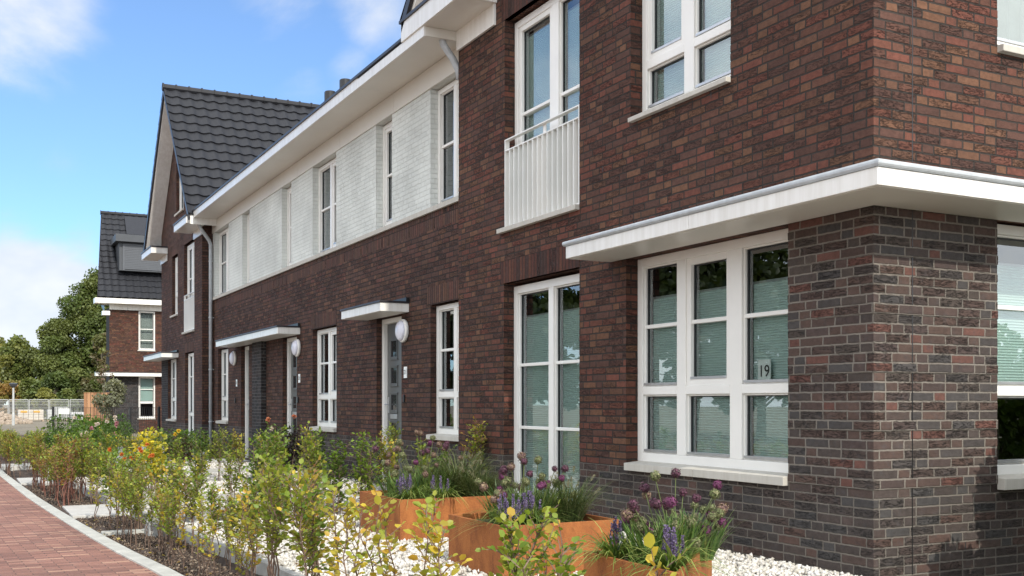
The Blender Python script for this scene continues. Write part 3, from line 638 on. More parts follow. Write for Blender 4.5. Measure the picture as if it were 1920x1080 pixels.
# ---- terraced row
def row_house(y0,y1,label,cols_g,doors,ups,extra=None):
    h=thing('terraced_house',(5.256,y0,0),label,'house')
    ops=[]
    for w in cols_g: ops.append(yy(w[0],w[1],.72,2.345,.2))
    for d in doors: ops.append(yy(d[0],d[1],-.02,2.31,.33))
    uo=[yy(u[0],u[1],3.56,5.06,.2) for u in ups]
    a0,a1=-y1,-y0
    m=MB(); wall(m,FB,a0,a1,-.3,.625,ops); m.build('plinth_wall','brick_plinth',h)
    m=MB(); wall(m,FB,a0,a1,.625,3.285,ops); m.build('lower_wall','brick_dark',h)
    m=MB(); wall(m,FB,a0,a1,3.285,3.50,[]); m.build('soldier_course','brick_soldier',h)
    m=MB(); wall(m,FB,a0,a1,3.56,5.06,uo); m.build('painted_wall','brick_painted',h)
    m=MB()
    n=max(1,int((y1-y0)/1.15)); 
    for k in range(n):
        FB.box(m,a0+(a1-a0)*k/n+.002,a0+(a1-a0)*(k+1)/n-.002,3.50,3.56,-.1,.035)
    m.build('stone_band','weathered_stone',h)
    m=MB(); n=2
    for k in range(n): FB.box(m,a0+(a1-a0)*k/n+.003,a0+(a1-a0)*(k+1)/n-.003,5.055,5.316,.002,.022)
    m.build('frieze_board','soffit_board',h)
    m=MB()
    for k in range(n): m.box(4.745,5.25,y0+(y1-y0)*k/n+.003,y0+(y1-y0)*(k+1)/n-.003,5.32,5.425)
    m.build('soffit','soffit_board',h)
    m=MB()
    for k in range(n): m.box(4.72,4.744,y0+(y1-y0)*k/n+.0015,y0+(y1-y0)*(k+1)/n-.0015,5.312,5.45 if y0>11.3 or k else 5.428)
    m.build('fascia','white_board',h)
    m=MB(); m.box(4.70,4.80,max(y0,11.87),y1,5.451,5.485); m.build('gutter_edge','dark_trim',h)
    for w in cols_g:
        mid=w[2] if len(w)>2 else (w[0]+w[1])/2
        window(h,FB,-w[1],-w[0],.735,2.335,[col(w[1]-.07,mid+.045,TH,HV,[]),col(mid-.045,w[0]+.07,TH,HV,[(1.25,2.3)])],rec=.08,sill=(.03,-.002),sillh=.07,curtain=.62,fw=.062)
        soldier(h,FB,-w[1]-.1,-w[0],2.345,2.575)
    for u in ups:
        if u[1]-u[0]>.8:
            mid=(u[0]+u[1])/2+(-.05 if len(u)<3 else u[2])
            cs=[col(u[1]-.07,mid+.045,[4.32]),col(mid-.045,u[0]+.07,[4.32],[],[(3.5,5.2)])]
        else: cs=[col(u[1]-.07,u[0]+.07,[4.32],[],[(3.5,5.2)])]
        window(h,FB,-u[1],-u[0],3.562,5.045,cs,rec=.10,fw=.06,curtain=.18 if u[1]-u[0]>.8 else .5)
    for d in doors: door(h,FB,-d[1],-d[0],-.02,2.30,rec=.10)
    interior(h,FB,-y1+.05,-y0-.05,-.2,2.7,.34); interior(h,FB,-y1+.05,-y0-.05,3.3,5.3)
    L=(5.0/math.cos(R(35)))
    tile_roof(h,(9.82,y0,5.34+5*math.tan(R(33))),(0,1,0),(-math.cos(R(33)),0,-math.sin(R(33))),y1-y0,4.9/math.cos(R(33)))
    m=MB(); m.quad((9.82,y0,8.58),(13.5,y0,6.2),(13.5,y1,6.2),(9.82,y1,8.58)); m.quad((13.5,y0,-.3),(13.5,y1,-.3),(13.5,y1,6.2),(13.5,y0,6.2)); m.build('rear_wall','brick_dark',h)
    if extra: extra(h)
    return h
def ex21(h):
    canopy(h,FB,-14.55,-12.97,2.31,2.425,.40)
    wall_lamp(h,FB,-13.11,2.075); plate(h,FB,-13.085,1.525,'21'); bell(h,FB,-13.12,1.18)
row_house(11.2,15.75,'terraced house number 21 with its own small canopy, next to the corner house',[(11.25,12.26,11.69)],[(13.24,14.19)],[(11.22,12.26,0),(13.59,14.21)],ex21)
def ex23(h):
    canopy(h,FB,-20.40,-17.96,2.31,2.425,.40,name='canopy'); wall_lamp(h,FB,-18.05,2.08); plate(h,FB,-18.0,1.55,'23'); bell(h,FB,-18.06,1.18)
row_house(15.75,20.4,'middle terraced house, to the left of the one with number 21',[(15.98,17.24,16.6)],[(18.17,19.08)],[(16.0,17.24),(18.52,19.14)],ex23)
def ex25(h):
    canopy(h,FB,-22.85,-20.404,2.31,2.425,.40,wallflash=False); wall_lamp(h,FB,-22.80,2.08); plate(h,FB,-22.66,1.55,'25'); bell(h,FB,-22.75,1.18)
    m=MB(); FB.box(m,-20.95,-20.24,-.3,2.309,.001,.10); m.build('entrance_pier','brick_pier',h)
    for x,y,z in ((7.0,20.7,7.70),(7.0,21.7,7.72)):
        m=MB(); m.lathe((x,y,6.7),(0,0,1),[(.085,0),(.085,z-6.7-.22),(.125,z-6.7-.2),(.125,z-6.7-.02),(.11,z-6.7)],20); m.build('roof_vent','black_metal',h)
    downpipe(h,[(4.86,24.75,5.33),(4.87,24.75,5.22),(4.93,24.77,5.10),(5.13,24.86,4.87),(5.175,24.91,4.78),(5.18,24.93,4.65),(5.18,24.93,.02)],.04,(4.4,3.1,1.9,.7))
row_house(20.4,25.05,'furthest terraced house, with the grey downpipe and brick entrance pier',[(23.48,24.5)],[(21.6,22.28)],[(21.55,22.17),(23.43,24.82)],ex25)

# ---- gabled house
H=thing('gabled_house',(5.01,25.05,0),'gabled brick house with steep dark tiled roof at the far end of the terrace','house')
opsC=[yy(28.1,28.9,3.40,4.97,.2),yy(25.95,27.25,2.87,5.06,.2),yy(28.3,29.53,.68,2.31,.2),yy(26.0,27.12,.05,2.37,.2),yy(27.3,28.3,5.97,7.3,.2)]
m=MB(); wall(m,FC,-30.54,-25.05,-.3,.625,opsC); wall(m,FCr,5.01,5.256,-.3,.625,[]); m.build('plinth_wall','brick_plinth',H)
m=MB(); wall(m,FC,-30.54,-29.53,.625,2.29,[]); m.build('corner_pier','brick_pier',H)
m=MB(); wall(m,FC,-29.53,-25.05,.625,2.29,opsC); wall(m,FC,-30.54,-25.05,2.29,5.5,opsC); wall(m,FCr,5.01,5.256,.625,5.9,[])
m.quad((5.256,25.05,5.3),(13.5,25.05,5.3),(13.5,25.05,5.9),(5.256,25.05,5.9)); m.quad((5.01,30.54,-.3),(13.5,30.54,-.3),(13.5,30.54,5.9),(5.01,30.54,5.9)); m.quad((13.5,25.05,-.3),(13.5,30.54,-.3),(13.5,30.54,5.9),(13.5,25.05,5.9))
wall(m,FC,-28.3,-27.3,5.5,7.3,opsC)
for pts in ([(-30.54,5.5),(-28.3,5.5),(-28.3,8.3),(-30.54,5.85)],[(-27.3,5.5),(-25.05,5.5),(-25.05,5.8),(-27.3,8.3)],[(-28.3,7.3),(-27.3,7.3),(-27.3,8.3),(-27.8,8.9),(-28.3,8.3)]):
    i=len(m.v); m.v+=[FC.P(a,z,0) for a,z in pts]; m.f.append(tuple(range(i,i+len(pts))))
m.build('upper_wall','brick_dark',H)
for y0,y1,z in ((28.1,28.95,4.97),(25.95,27.3,5.06),(26.0,27.2,2.37)): soldier(H,FC,-y1,-y0,z,z+.22)
window(H,FC,-28.9,-28.1,3.43,4.95,[col(28.83,28.17,[4.55],[3.95],[(4,5)])],rec=.08,sill=(.08,-.002),curtain=.3)
window(H,FC,-27.25,-25.95,2.90,5.04,[col(27.18,26.65,[4.2],[],[(2.8,5.1)]),col(26.55,26.02,[4.2],[],[(2.8,5.1)])],rec=.08,sill=(.06,-.002),curtain=.3)
window(H,FC,-29.53,-28.3,.71,2.29,[col(29.46,28.96,TH,HV),col(28.87,28.37,TH,HV,[(1.25,2.3)])],rec=.08,sill=(.05,-.002),curtain=.3)
window(H,FC,-27.12,-26.0,.05,2.35,[col(27.05,26.6,TH,[.85]),col(26.52,26.07,TH,[.85])],rec=.08,curtain=.3)
window(H,FC,-28.3,-27.3,6.0,7.28,[col(28.23,27.37,[6.7])],rec=.08,sill=(.05,.05))
railing(H,FC,-27.248,-25.953,2.90,3.80)
canopy(H,FC,-30.9,-27.98,2.29,2.405,.42)
interior(H,FC,-30.4,-25.15,-.2,2.7); interior(H,FC,-30.4,-25.15,2.75,5.5)
gable_roof(H,24.55,31.05,27.8,5.37,9.06,4.60,13.6,5.01,None,None)
end_box(H,4.58,5.008,24.65,26.2,5.20,5.355); end_box(H,4.58,5.008,29.55,31.2,5.14,5.30)
for q in ((-25.95,-25.02,5.02,5.198),(-30.56,-29.6,4.95,5.138)): m=MB(); FC.box(m,*q,.003,.03); m.build('frieze_board','white_board',H)

# ---- far house across the path
H=thing('detached_house',(5.94,49.7,-.2),'far brick house facing the camera, with grey dormer and roller shutter','house')
opsD=[(7.17,7.88,.45,2.315,.15),(7.17,7.88,3.50,5.26,.15),(10,11,.45,2.315,.15),(10,11,3.5,5.26,.15)]
m=MB(); wall(m,FD,5.94,7.17,-.5,2.32,opsD); m.quad((5.94,49.7,-.5),(7.2,58,-.5),(7.2,58,2.32),(5.94,49.7,2.32)); m.build('lower_wall','brick_pier',H)
m=MB(); wall(m,FD,7.17,16,-.5,2.32,opsD); wall(m,FD,5.94,16,2.32,5.26,opsD); m.quad((5.94,49.7,2.32),(7.2,58,2.32),(7.2,58,5.6),(5.94,49.7,5.6)); m.quad((16,49.7,-.5),(16,58,-.5),(16,58,5.6),(16,49.7,5.6)); m.build('upper_wall','brick_red',H)
window(H,FD,7.17,7.88,.47,2.31,[(7.24,7.81,[1.75],[1.16],[])],rec=.05,blind=(1.2,2.2),sill=True,fw=.05); window(H,FD,7.17,7.88,3.52,5.25,[(7.24,7.81,[4.45,3.95],[],[])],rec=.05,sill=True,fw=.05,curtain=.9)
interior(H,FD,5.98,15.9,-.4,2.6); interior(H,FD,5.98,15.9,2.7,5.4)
canopy(H,FD,5.33,16,2.32,2.475,.5,wallflash=False)
m=MB(); FD.box(m,5.94,6.7,5.27,5.50,.002,.04); FD.box(m,6.71,16,5.27,5.50,.002,.04); m.box(5.62,5.93,49.4,49.75,5.0,5.18); m.build('frieze_board','white_board',H)
m=MB(); m.box(5.30,16,49.2,49.9,5.505,5.73); m.build('fascia','white_board',H,bevel=.005)
D=Vector((0,49.2-52.5,5.77-9.95)); l=D.length; D.normalize()
tile_roof(H,(5.36,52.5,9.95),(1,0,0),D,10.6,l,.30,.36,verge=lambda r:.54*(1-r))
m=MB(); m.prism([(6.0,9.9),(6.0,5.76),(16,5.76),(16,9.9)],52.55,53.4,'y'); m.quad((5.9,52.5,9.9),(16,52.5,9.9),(16,49.22,5.75),(5.38,49.22,5.75)); m.quad((5.9,52.5,9.9),(5.38,49.22,5.75),(6.7,58,5.75),(6.0,53,9.9)); m.build('roof_side','dark_trim',H)
ridge_caps(H,(5.88,52.5,9.99),(1,0,0),10.1)
m=MB(); m.box(6.36,9.8,49.75,52,7.03,8.27); dm=m.build('dormer','dormer_grey',H)
m=MB(); m.box(6.17,10,49.45,52.3,8.28,8.60); m.build('dormer_roof','dormer_grey',dm,bevel=.01)
m=MB(); m.box(6.50,6.58,49.70,49.749,7.03,8.2)
for k in range(15): m.box(6.58,9.6,49.715,49.74,7.1+k*.075,7.1+k*.075+.066)
m.build('roller_shutter','shutter_grey',dm)
m=MB(); U=Vector((0,-D.y,-D.z)); nn=Vector((0,-U.z,U.y))
def sp(x,s,h): 
    p=Vector((x,52.5,9.95))+D*s+Vector((0,-abs(D.z),abs(D.y)))*h; return p
i=len(m.v); m.v+=[tuple(sp(x,s,h)) for h in (.12,.17) for x,s in ((6.9,.25),(9.2,.25),(9.2,1.45),(6.9,1.45))]; m.f+=[tuple(i+k for k in q) for q in ((0,1,2,3),(4,5,6,7),(0,1,5,4),(1,2,6,5),(2,3,7,6),(3,0,4,7))]
m.build('solar_panel','solar',H)
#SECTION3
# ================================================================== ground
def kx(y): return float(np.interp(y,[-12,3,7.6,9,10.35,12.9,15,19.5,44],[2.25,1.50,1.27,1.135,1.035,.885,.78,.62,.10]))            # outer line of the kerb
def ex(y): return 1.86-.055*(y-8)             # street-side edging of the gardens
def sheet(name,mat,pts,z,amp=0,step=.25,kind='structure'):
    pass
m=MB(); m.quad((-400,-60,-.14),(500,-60,-.14),(500,46,-.14),(-400,46,-.14)); m.quad((-400,46,-.14),(500,46,-.14),(500,60,-.42),(-400,60,-.42)); m.quad((-400,60,-.42),(500,60,-.42),(500,1500,-.42),(-400,1500,-.42))
structure(m,'ground','far_ground',uv=False)
m=MB(); 
for y in range(-12,44,1): m.quad((-7,y,-.092),(kx(y),y,-.092),(kx(y+1),y+1,-.092),(-7,y+1,-.092))
structure(m,'road','road_brick',uv=False)
m=MB(); y=-6.0
while y<44:
    L=.995; z=-.078+random.uniform(-.002,.002); a,b=kx(y),kx(y+L); i=len(m.v); w=.125
    m.v+=[(a,y,-.15),(a+w,y,-.15),(b+w,y+L,-.15),(b,y+L,-.15),(a,y,z),(a+w,y,z),(b+w,y+L,z),(b,y+L,z)]
    m.f+=[tuple(i+k for k in q) for q in ((4,5,6,7),(0,1,5,4),(1,2,6,5),(2,3,7,6),(3,0,4,7))]; y+=1.0
structure(m,'kerb','kerb_concrete',bevel=.004)
# soil bed, gently uneven
ys=np.arange(-2,45,.12); xs=np.linspace(0,1,46)
V=[];F=[]
for j,y in enumerate(ys):
    x0=kx(y)+.13
    for i,t in enumerate(xs):
        x=x0+(5.2-x0)*t**1.6; V.append((x,y,-.098+rng.normal(0,.007)+.012*math.sin(3*x+1.3*y)*math.sin(2.1*y)-(.012 if i==0 else 0)))
n=len(xs)
for j in range(len(ys)-1):
    for i in range(n-1): a=j*n+i; F.append((a,a+1,a+1+n,a+n))
np_mesh('soil_bed',V,F,None,'soil',smooth=True,kind='structure')
def edge_line(mb,y0,y1,w=.06,z0=-.13,z1=.0):
    y=y0
    while y<y1-.01:
        L=min(.998,y1-y-.002); a,b=ex(y),ex(y+L); i=len(mb.v)
        mb.v+=[(a,y,z0),(a+w,y,z0),(b+w,y+L,z0),(b,y+L,z0),(a,y,z1),(a+w,y,z1),(b+w,y+L,z1),(b,y+L,z1)]
        mb.f+=[tuple(i+k for k in q) for q in ((4,5,6,7),(0,1,5,4),(1,2,6,5),(2,3,7,6),(3,0,4,7))]; y+=1.0
gardens=[(2.2,10.25),(11.15,11.97),(13.28,15.45),(16.1,17.27),(18.58,20.2)]
for y0,y1 in gardens:
    m=MB(); edge_line(m,y0,y1); m.box(ex(y1)+.062,5.15,y1-.06,y1,-.13,-.005); m.box(ex(y0)+.062,5.15,y0,y0+.06,-.13,-.005)
    structure(m,'garden_edging','concrete',bevel=.003)
    m=MB(); m.quad((ex(y0)+.06,y0+.06,-.022),(5.15,y0+.06,-.022),(5.15,y1-.06,-.022),(ex(y1)+.06,y1-.06,-.022)); structure(m,'gravel_bed','gravel_bed',uv=False)
# paths of pale slabs crossing the bed to the doors
for y0,y1,x1,z in ((12.0,13.25,5.2,-.068),(17.3,18.55,5.2,-.068),(21.3,22.3,5.2,-.03)):
    m=MB(); x=kx(y0)+.13
    while x<x1-.05: L=min(.6,x1-x); m.box(x+.003,x+L-.003,y0,(y0+y1)/2-.003,-.12,z); m.box(x+.003,x+L-.003,(y0+y1)/2+.003,y1,-.12,z); x+=.6
    structure(m,'garden_path','slab_concrete',bevel=.004)
m=MB(); m.box(1.17,1.60,10.28,10.40,-.13,-.06); structure(m,'kerb_strip','kerb_concrete',bevel=.004)
m=MB()
for i in range(7):
    for j in range(12): m.box(2.3+i*.4,2.3+i*.4+.394,24.6+j*.4,24.6+j*.4+.394,-.12,.0)
structure(m,'terrace','terrace_tile',bevel=.003)
m=MB(); m.box(1.53,1.78,9.98,10.24,-.11,.035); o=tag(m.build('concrete_block','concrete',bevel=.008),'grey concrete block lying at the street corner of the gravel garden','block'); centre(o,(1.65,10.1,-.11))

# ---- scattered stones
def stones(name,n,x0f,x1,y0,y1,z,size,cols,mat='gravel',flat=.75,avoid=()):
    P=np.stack([rng.uniform(0,1,n),rng.uniform(y0,y1,n)],1); xl=np.array([x0f(v) for v in P[:,1]]); X=xl+(x1-xl)*P[:,0]; Y=P[:,1]
    k=np.ones(n,bool)
    for (a,b,c,d) in avoid: k&=~((X>a)&(X<b)&(Y>c)&(Y<d))
    X,Y=X[k],Y[k]; n=len(X)
    B=np.array([(-1,-1,-1),(1,-1,-1),(1,1,-1),(-1,1,-1),(-1,-1,1),(1,-1,1),(1,1,1),(-1,1,1)],float)*.5
    S=rng.uniform(.55,1,(n,1,3))*size*rng.uniform(.55,1.25,(n,1,1)); S[:,:,2]*=flat
    V=B[None]*S*(1+rng.uniform(-.35,.2,(n,8,3)))
    q=rng.normal(size=(n,4)); q/=np.linalg.norm(q,axis=1,keepdims=True); w,x,y,zz=q.T
    Rm=np.stack([np.stack([1-2*(y*y+zz*zz),2*(x*y-w*zz),2*(x*zz+w*y)],1),np.stack([2*(x*y+w*zz),1-2*(x*x+zz*zz),2*(y*zz-w*x)],1),np.stack([2*(x*zz-w*y),2*(y*zz+w*x),1-2*(x*x+y*y)],1)],1)
    V=np.einsum('nij,nkj->nki',Rm,V); V[:,:,0]+=X[:,None]; V[:,:,1]+=Y[:,None]; V[:,:,2]+=z+rng.uniform(-.006,.012,(n,1))
    Q=np.array([(0,3,2,1),(4,5,6,7),(0,1,5,4),(1,2,6,5),(2,3,7,6),(3,0,4,7)]); F=(Q[None]+8*np.arange(n)[:,None,None]).reshape(-1,4)
    c=np.array(cols)[rng.integers(0,len(cols),n)]*rng.uniform(.85,1.08,(n,1)); c=np.repeat(c,8,axis=0)
    return np_mesh(name,V.reshape(-1,3),F,c,mat,kind='stuff')
WH=[(.62,.59,.53),(.68,.66,.61),(.56,.53,.46),(.72,.70,.66),(.46,.43,.37),(.64,.61,.56)]
pl_av=((3.2,4.15,8.06,9.0),(3.09,3.93,6.02,6.82))
o=stones('white_gravel',34000,lambda y:ex(y)+.065,5.14,2.3,10.18,-.012,.031,WH,avoid=pl_av); tag(o,'crushed white marble gravel around the corten planters','gravel')
o=stones('white_gravel',9000,lambda y:ex(y)+.065,5.14,11.22,15.4,-.012,.034,WH,avoid=((0,6,11.98,13.27),)); tag(o,'white gravel in front of the door with number 21','gravel')
o=stones('white_gravel',5000,lambda y:ex(y)+.065,5.14,16.15,20.1,-.012,.036,WH,avoid=((0,6,17.28,18.57),)); tag(o,'white gravel further along the terrace beyond the second hedge','gravel')
SO=[(.11,.075,.052),(.08,.055,.04),(.16,.11,.075),(.065,.047,.036),(.07,.05,.04),(.28,.22,.16)]
o=stones('soil_crumbs',17000,lambda y:kx(y)+.15,1.75,3,17,-.097,.017,SO,flat=.5,avoid=((0,6,11.98,13.27),)); tag(o,'dark soil crumbs and bark chips between kerb and gravel garden','mulch')

# ================================================================== plants
def litter():
    n=420; Y=rng.uniform(2.5,13,n); X=np.array([kx(y) for y in Y])+.15+rng.uniform(0,1,n)**1.6*2.6; P=np.stack([X,Y,np.where(X>np.array([ex(y)+.07 for y in Y]),.012,-.085)],1)
    V,F,cc=leafV(P,rng.normal(size=(n,3))*np.array([1,1,.15]),np.array([0,0,1.])+rng.normal(0,.35,(n,3)),rng.uniform(.025,.045,n),np.array([(.30,.19,.06),(.20,.11,.05),(.42,.32,.06),(.13,.08,.045)])[rng.integers(0,4,n)],.6)
    o=np_mesh('fallen_leaves',V,F,cc,'leaf',kind='stuff'); tag(o,'dry fallen beech leaves on the soil and the white gravel','leaf litter')
def leafV(P,A,Nn,size,cols,wide=.5):
    """P base points, A axis, Nn normal, all (n,3)"""
    n=len(P); A=A/np.linalg.norm(A,axis=1,keepdims=True); S=np.cross(Nn,A); S/=np.linalg.norm(S,axis=1,keepdims=True)+1e-9; W=np.cross(A,S)
    T=np.array([(0,0,0),(.5,0,-.05),(1,0,-.16),(.28,.46,.06),(.70,.42,.03),(.28,-.46,.06),(.70,-.42,.03)])
    T=T.copy(); T[:,1]*=wide/.5*.62
    V=P[:,None,:]+size[:,None,None]*(T[None,:,0,None]*A[:,None]+T[None,:,1,None]*S[:,None]+T[None,:,2,None]*W[:,None])
    Q=np.array([(0,1,3),(1,4,3),(1,2,4),(0,5,1),(1,5,6),(1,6,2)]); F=(Q[None]+7*np.arange(n)[:,None,None]).reshape(-1,3)
    return V.reshape(-1,3),F,np.repeat(cols,7,axis=0)
def pick(pal,n,jit=.18):
    pal=np.array(pal); c=pal[rng.integers(0,len(pal),n)]; return c*rng.uniform(1-jit,1+jit,(n,1))
G1,G2,G3,YG,YE,OR,BR=(.060,.110,.022),(.11,.19,.028),(.19,.27,.035),(.29,.31,.045),(.50,.39,.045),(.48,.25,.035),(.24,.13,.05)
def sapling(name,loc,h,stems,dens,lsize,pal,label,group,twigmat='twig',low=.18,spread=.16,cat='hedge plant',clump=None):
    t=thing(name,loc,label,cat,group); m=MB(); P=[];A=[];Nn=[];C=[]; topc=[]
    for s in range(stems):
        az=rng.uniform(0,6.28); b=np.array([math.cos(az)*.05,math.sin(az)*.05,0])*(stems>1)
        hh=h*rng.uniform(.75,1.0) if s else h*.97; lean=rng.normal(0,.07,2)*h; cur=rng.normal(0,.018,(7,2))
        pts=[b+np.array([lean[0]*f*f+cur[i,0],lean[1]*f*f+cur[i,1],hh*f]) for i,f in enumerate(np.linspace(0,1,7))]
        pts[0]=b; m.tube([np.array(loc)+p for p in pts],[.007*(1-.75*f)*(h/.8)**.5 for f in np.linspace(0,1,7)],5)
        nt=int(dens*hh/h)
        for k in range(nt):
            f=low+(1-low)*(k+rng.uniform(0,1))/nt; i=min(int(f*6),5); u=f*6-i; p0=pts[i]*(1-u)+pts[i+1]*u
            a=rng.uniform(0,6.28); L=spread*rng.uniform(.5,1.3)*(1.15-.65*f)*(.6+.4*min(1,(f-low)*4)); el=rng.uniform(.2,.95)+.35*f
            d=np.array([math.cos(a)*math.cos(el),math.sin(a)*math.cos(el),math.sin(el)]); p1=p0+d*L*.55; p2=p1+(d+np.array([0,0,-.15])+rng.normal(0,.15,3))*L*.5
            m.tube([np.array(loc)+p0,np.array(loc)+p1,np.array(loc)+p2],[.003,.0022,.0012],3,False)
            nl=max(3,int(L/.025)); base=pick(pal,1,.1)[0]
            for j in range(nl+1):
                v=(j+.6)/(nl+.6); q=(p0*(1-v/.5)+p1*(v/.5)) if v<.5 else (p1*(2-2*v)+p2*(2*v-1))
                sd=1 if j%2 else -1; side=np.cross(d,[0,0,1]); side/=np.linalg.norm(side)+1e-6
                ax=d*.7+side*sd*.9*(j<nl)+rng.normal(0,.22,3); P.append(q); A.append(ax); Nn.append(np.array([0,0,1.])+rng.normal(0,.45,3)-.25*d); C.append(base*.6+pick(pal,1,.2)[0]*.4)
    P,A,Nn,C=map(np.array,(P,A,Nn,C)); sz=lsize*rng.uniform(.6,1.2,len(P))
    V,F,cc=leafV(P,A,Nn,sz,C,.62); np_mesh('foliage',V,F,cc,'leaf',t); m.build('stem',twigmat,t,uv=False)
    return t
def copy_thing(t,loc,rz,sc,label,group=None):
    r=t.copy(); COL.objects.link(r); r.location=loc; r.rotation_euler=(0,0,rz); r.scale=(sc,sc,sc); r['label']=label; r['origin']=list(loc)
    if group: r['group']=group
    def rec(a,b):
        for ch in list(a.children):
            c=ch.copy(); COL.objects.link(c); c.parent=b; rec(ch,c)
    rec(t,r); return r
litter()
GRP='young beech hedge plants'
Y_=[YE,YE,YG,YG,OR,G3]; M_=[YG,G3,G3,G2,YE,G2]; D_=[G1,G2,G2,G3,G2]; R_=[BR,YG,G3,OR,G2,BR]
class Kind:
    def __init__(s,specs): s.specs=specs; s.pro=[]; s.i=0
    def put(s,x,y,z=-.1,sc=None,label='',group=GRP):
        sc=sc or random.uniform(.9,1.12)
        if len(s.pro)<len(s.specs):
            t=sapling('beech_sapling',(x,y,z),*s.specs[len(s.pro)],label,group,**s.kw[len(s.pro)]) ; s.pro.append(t)
            t.rotation_euler=(0,0,0); return t
        t=s.pro[s.i%len(s.pro)]; s.i+=1
        return copy_thing(t,(x,y,z),random.uniform(0,6.28),sc,label,group)
def K(specs,kws): k=Kind(specs); k.kw=kws; return k
KY=K([(.78,1,20,.043,Y_),(.80,2,15,.041,Y_),(.74,1,18,.044,[YE,YE,OR,YG]),(.80,2,18,.041,[YG,YG,YE,G3])],[dict(spread=.15,low=.30)]*4)
KM=K([(.84,3,34,.037,M_),(.88,3,34,.035,[YG,G3,G2,YG]),(.80,4,28,.036,[YG,G3,YE,G3,BR]),(.84,3,36,.035,M_)],[dict(spread=.22,low=.42)]*4)
KD=K([(.82,4,30,.043,D_),(.86,4,32,.041,[G2,G3,G3,G1]),(.78,4,30,.042,[G2,YG,G3])],[dict(spread=.20,low=.14)]*3)
KR=K([(.80,4,26,.034,R_),(.86,5,26,.032,[BR,G3,YG,G2])],[dict(spread=.17,low=.38,twigmat='red_twig')]*2)
KN=K([(.80,4,44,.036,[G3,YG,G2,YG,G3])],[dict(spread=.19,low=.3)])
def hx(y,o=0): return (kx(y)+ex(y))/2+.07+o
# street hedge, near part: single spindly yellow plants
sp=[(1.76,2.50,KY,.86),(1.74,3.14,KN,.95),(1.76,3.24,KY,1.0),(1.72,3.86,KY,.92),(1.78,4.22,KY,.93),(1.70,4.42,KY,.95),(1.74,4.72,KY,.98),(1.66,4.98,KY,.96),(1.76,5.22,KY,1.0),(1.64,5.42,KM,.9),(1.74,5.66,KY,1.0)]
near=['yellow-green beech tip at the bottom edge below the triangular planter','bushy fresh green beech plant in front of the middle corten planter','yellow-tipped beech twig rising out of the green plant before the middle planter',
 'spindly yellow beech sapling just left of the middle corten planter','yellow beech sapling standing against the rear corten planter','thin yellow sapling before the left face of the rear planter','tallest thin yellow sapling before the white gravel',
 'loose yellow-green sapling over the white gravel, left of the rear planter','airy yellow sapling at the concrete gravel edging','small green-leaved plant between the airy yellow saplings','yellow-leaved sapling beside the first dense hedge plants']
for (x,y,k,sc),lb in zip(sp,near): k.put(x,y,-.1,sc,lb)
LOOK={}
def look(k): return {id(KM):'yellow-green',id(KY):'thin yellow-leaved',id(KR):'brown-tinged red-stemmed',id(KD):'fresh green'}[id(k)]
def hedge(y,y1,st,offs,kinds,lo,hi,where):
    while y<y1:
        for o in offs:
            if random.random()<(.1 if y<13 else .04): continue
            k=random.choice(kinds); w=[v for a,v in where if y>=a][-1]
            k.put(hx(y,o+random.uniform(-.07,.07)),y+random.uniform(-.09,.09),-.1,random.uniform(lo,hi),look(k)+' beech plant '+w+(', kerb side' if o<0 else ', garden side'))
        y+=st
hedge(5.95,8.0,.30,(-.13,.12),[KM,KM,KY,KY],.60,.86,[(0,'at the near end of the dense hedge')])
hedge(8.0,11.7,.31,(-.13,.14),[KM,KM,KM,KY],.58,.86,[(0,'midway along the white gravel garden'),(9.9,'just before the first slab path')])
hedge(13.4,17.1,.33,(-.12,.14),[KM,KR,KR],.66,.98,[(0,'just beyond the first slab path'),(15.3,'just before the second slab path')])
hedge(18.8,32,.5,(-.2,.15),[KM,KM,KR],.66,.90,[(0,'behind the second slab path'),(22,'left of the dahlias'),(26,'far off, before the mesh fence'),(29.5,'at the hedge far end')])
# hedges between the gardens
for y0,xa,xb,st,lb,kk in ((10.72,2.1,4.9,.29,'green beech plant in the cross hedge behind the corten planters',[KD,KD,KM]),(15.78,1.9,5.0,.3,'green beech plant in the cross hedge between the doors',[KM,KD,KM]),(20.6,1.6,5.0,.38,'green plant in the cross hedge before the brick entrance pier',[KM,KD]),(24.2,1.5,4.6,.45,'green plant in the cross hedge before the gabled house',[KM,KD]),(30.4,1.2,4.7,.42,'dark green plant in the hedge along the black mesh fence',[KD])):
    x=xa
    while x<xb: kq=random.choice(kk); kq.put(x,y0+random.uniform(-.12,.12),-.08,random.uniform(.82,1.02) if y0<17 else random.uniform(.5,.72),look(kq)+lb[lb.index(' '):] if not lb.startswith('dark') else lb); x+=st
KM.put(4.95,12.7,0,.95,'green beech plant beside the grey door with number 21'); KM.put(5.0,10.5,0,1.08,'tall green beech plant against the brown wall behind the rear planter')
KM.put(3.05,11.5,0,.95,'loose yellow-green plant left of the white door frame'); KM.put(3.45,11.3,0,1.0,'loose yellow-green plant nearest the white door frame')
KY.put(3.70,3.40,-.1,.46,'small bright green beech twig at the foot of the brick corner')
KD.put(3.72,3.50,-.1,.44,'low fresh green shoot at the foot of the brick corner')

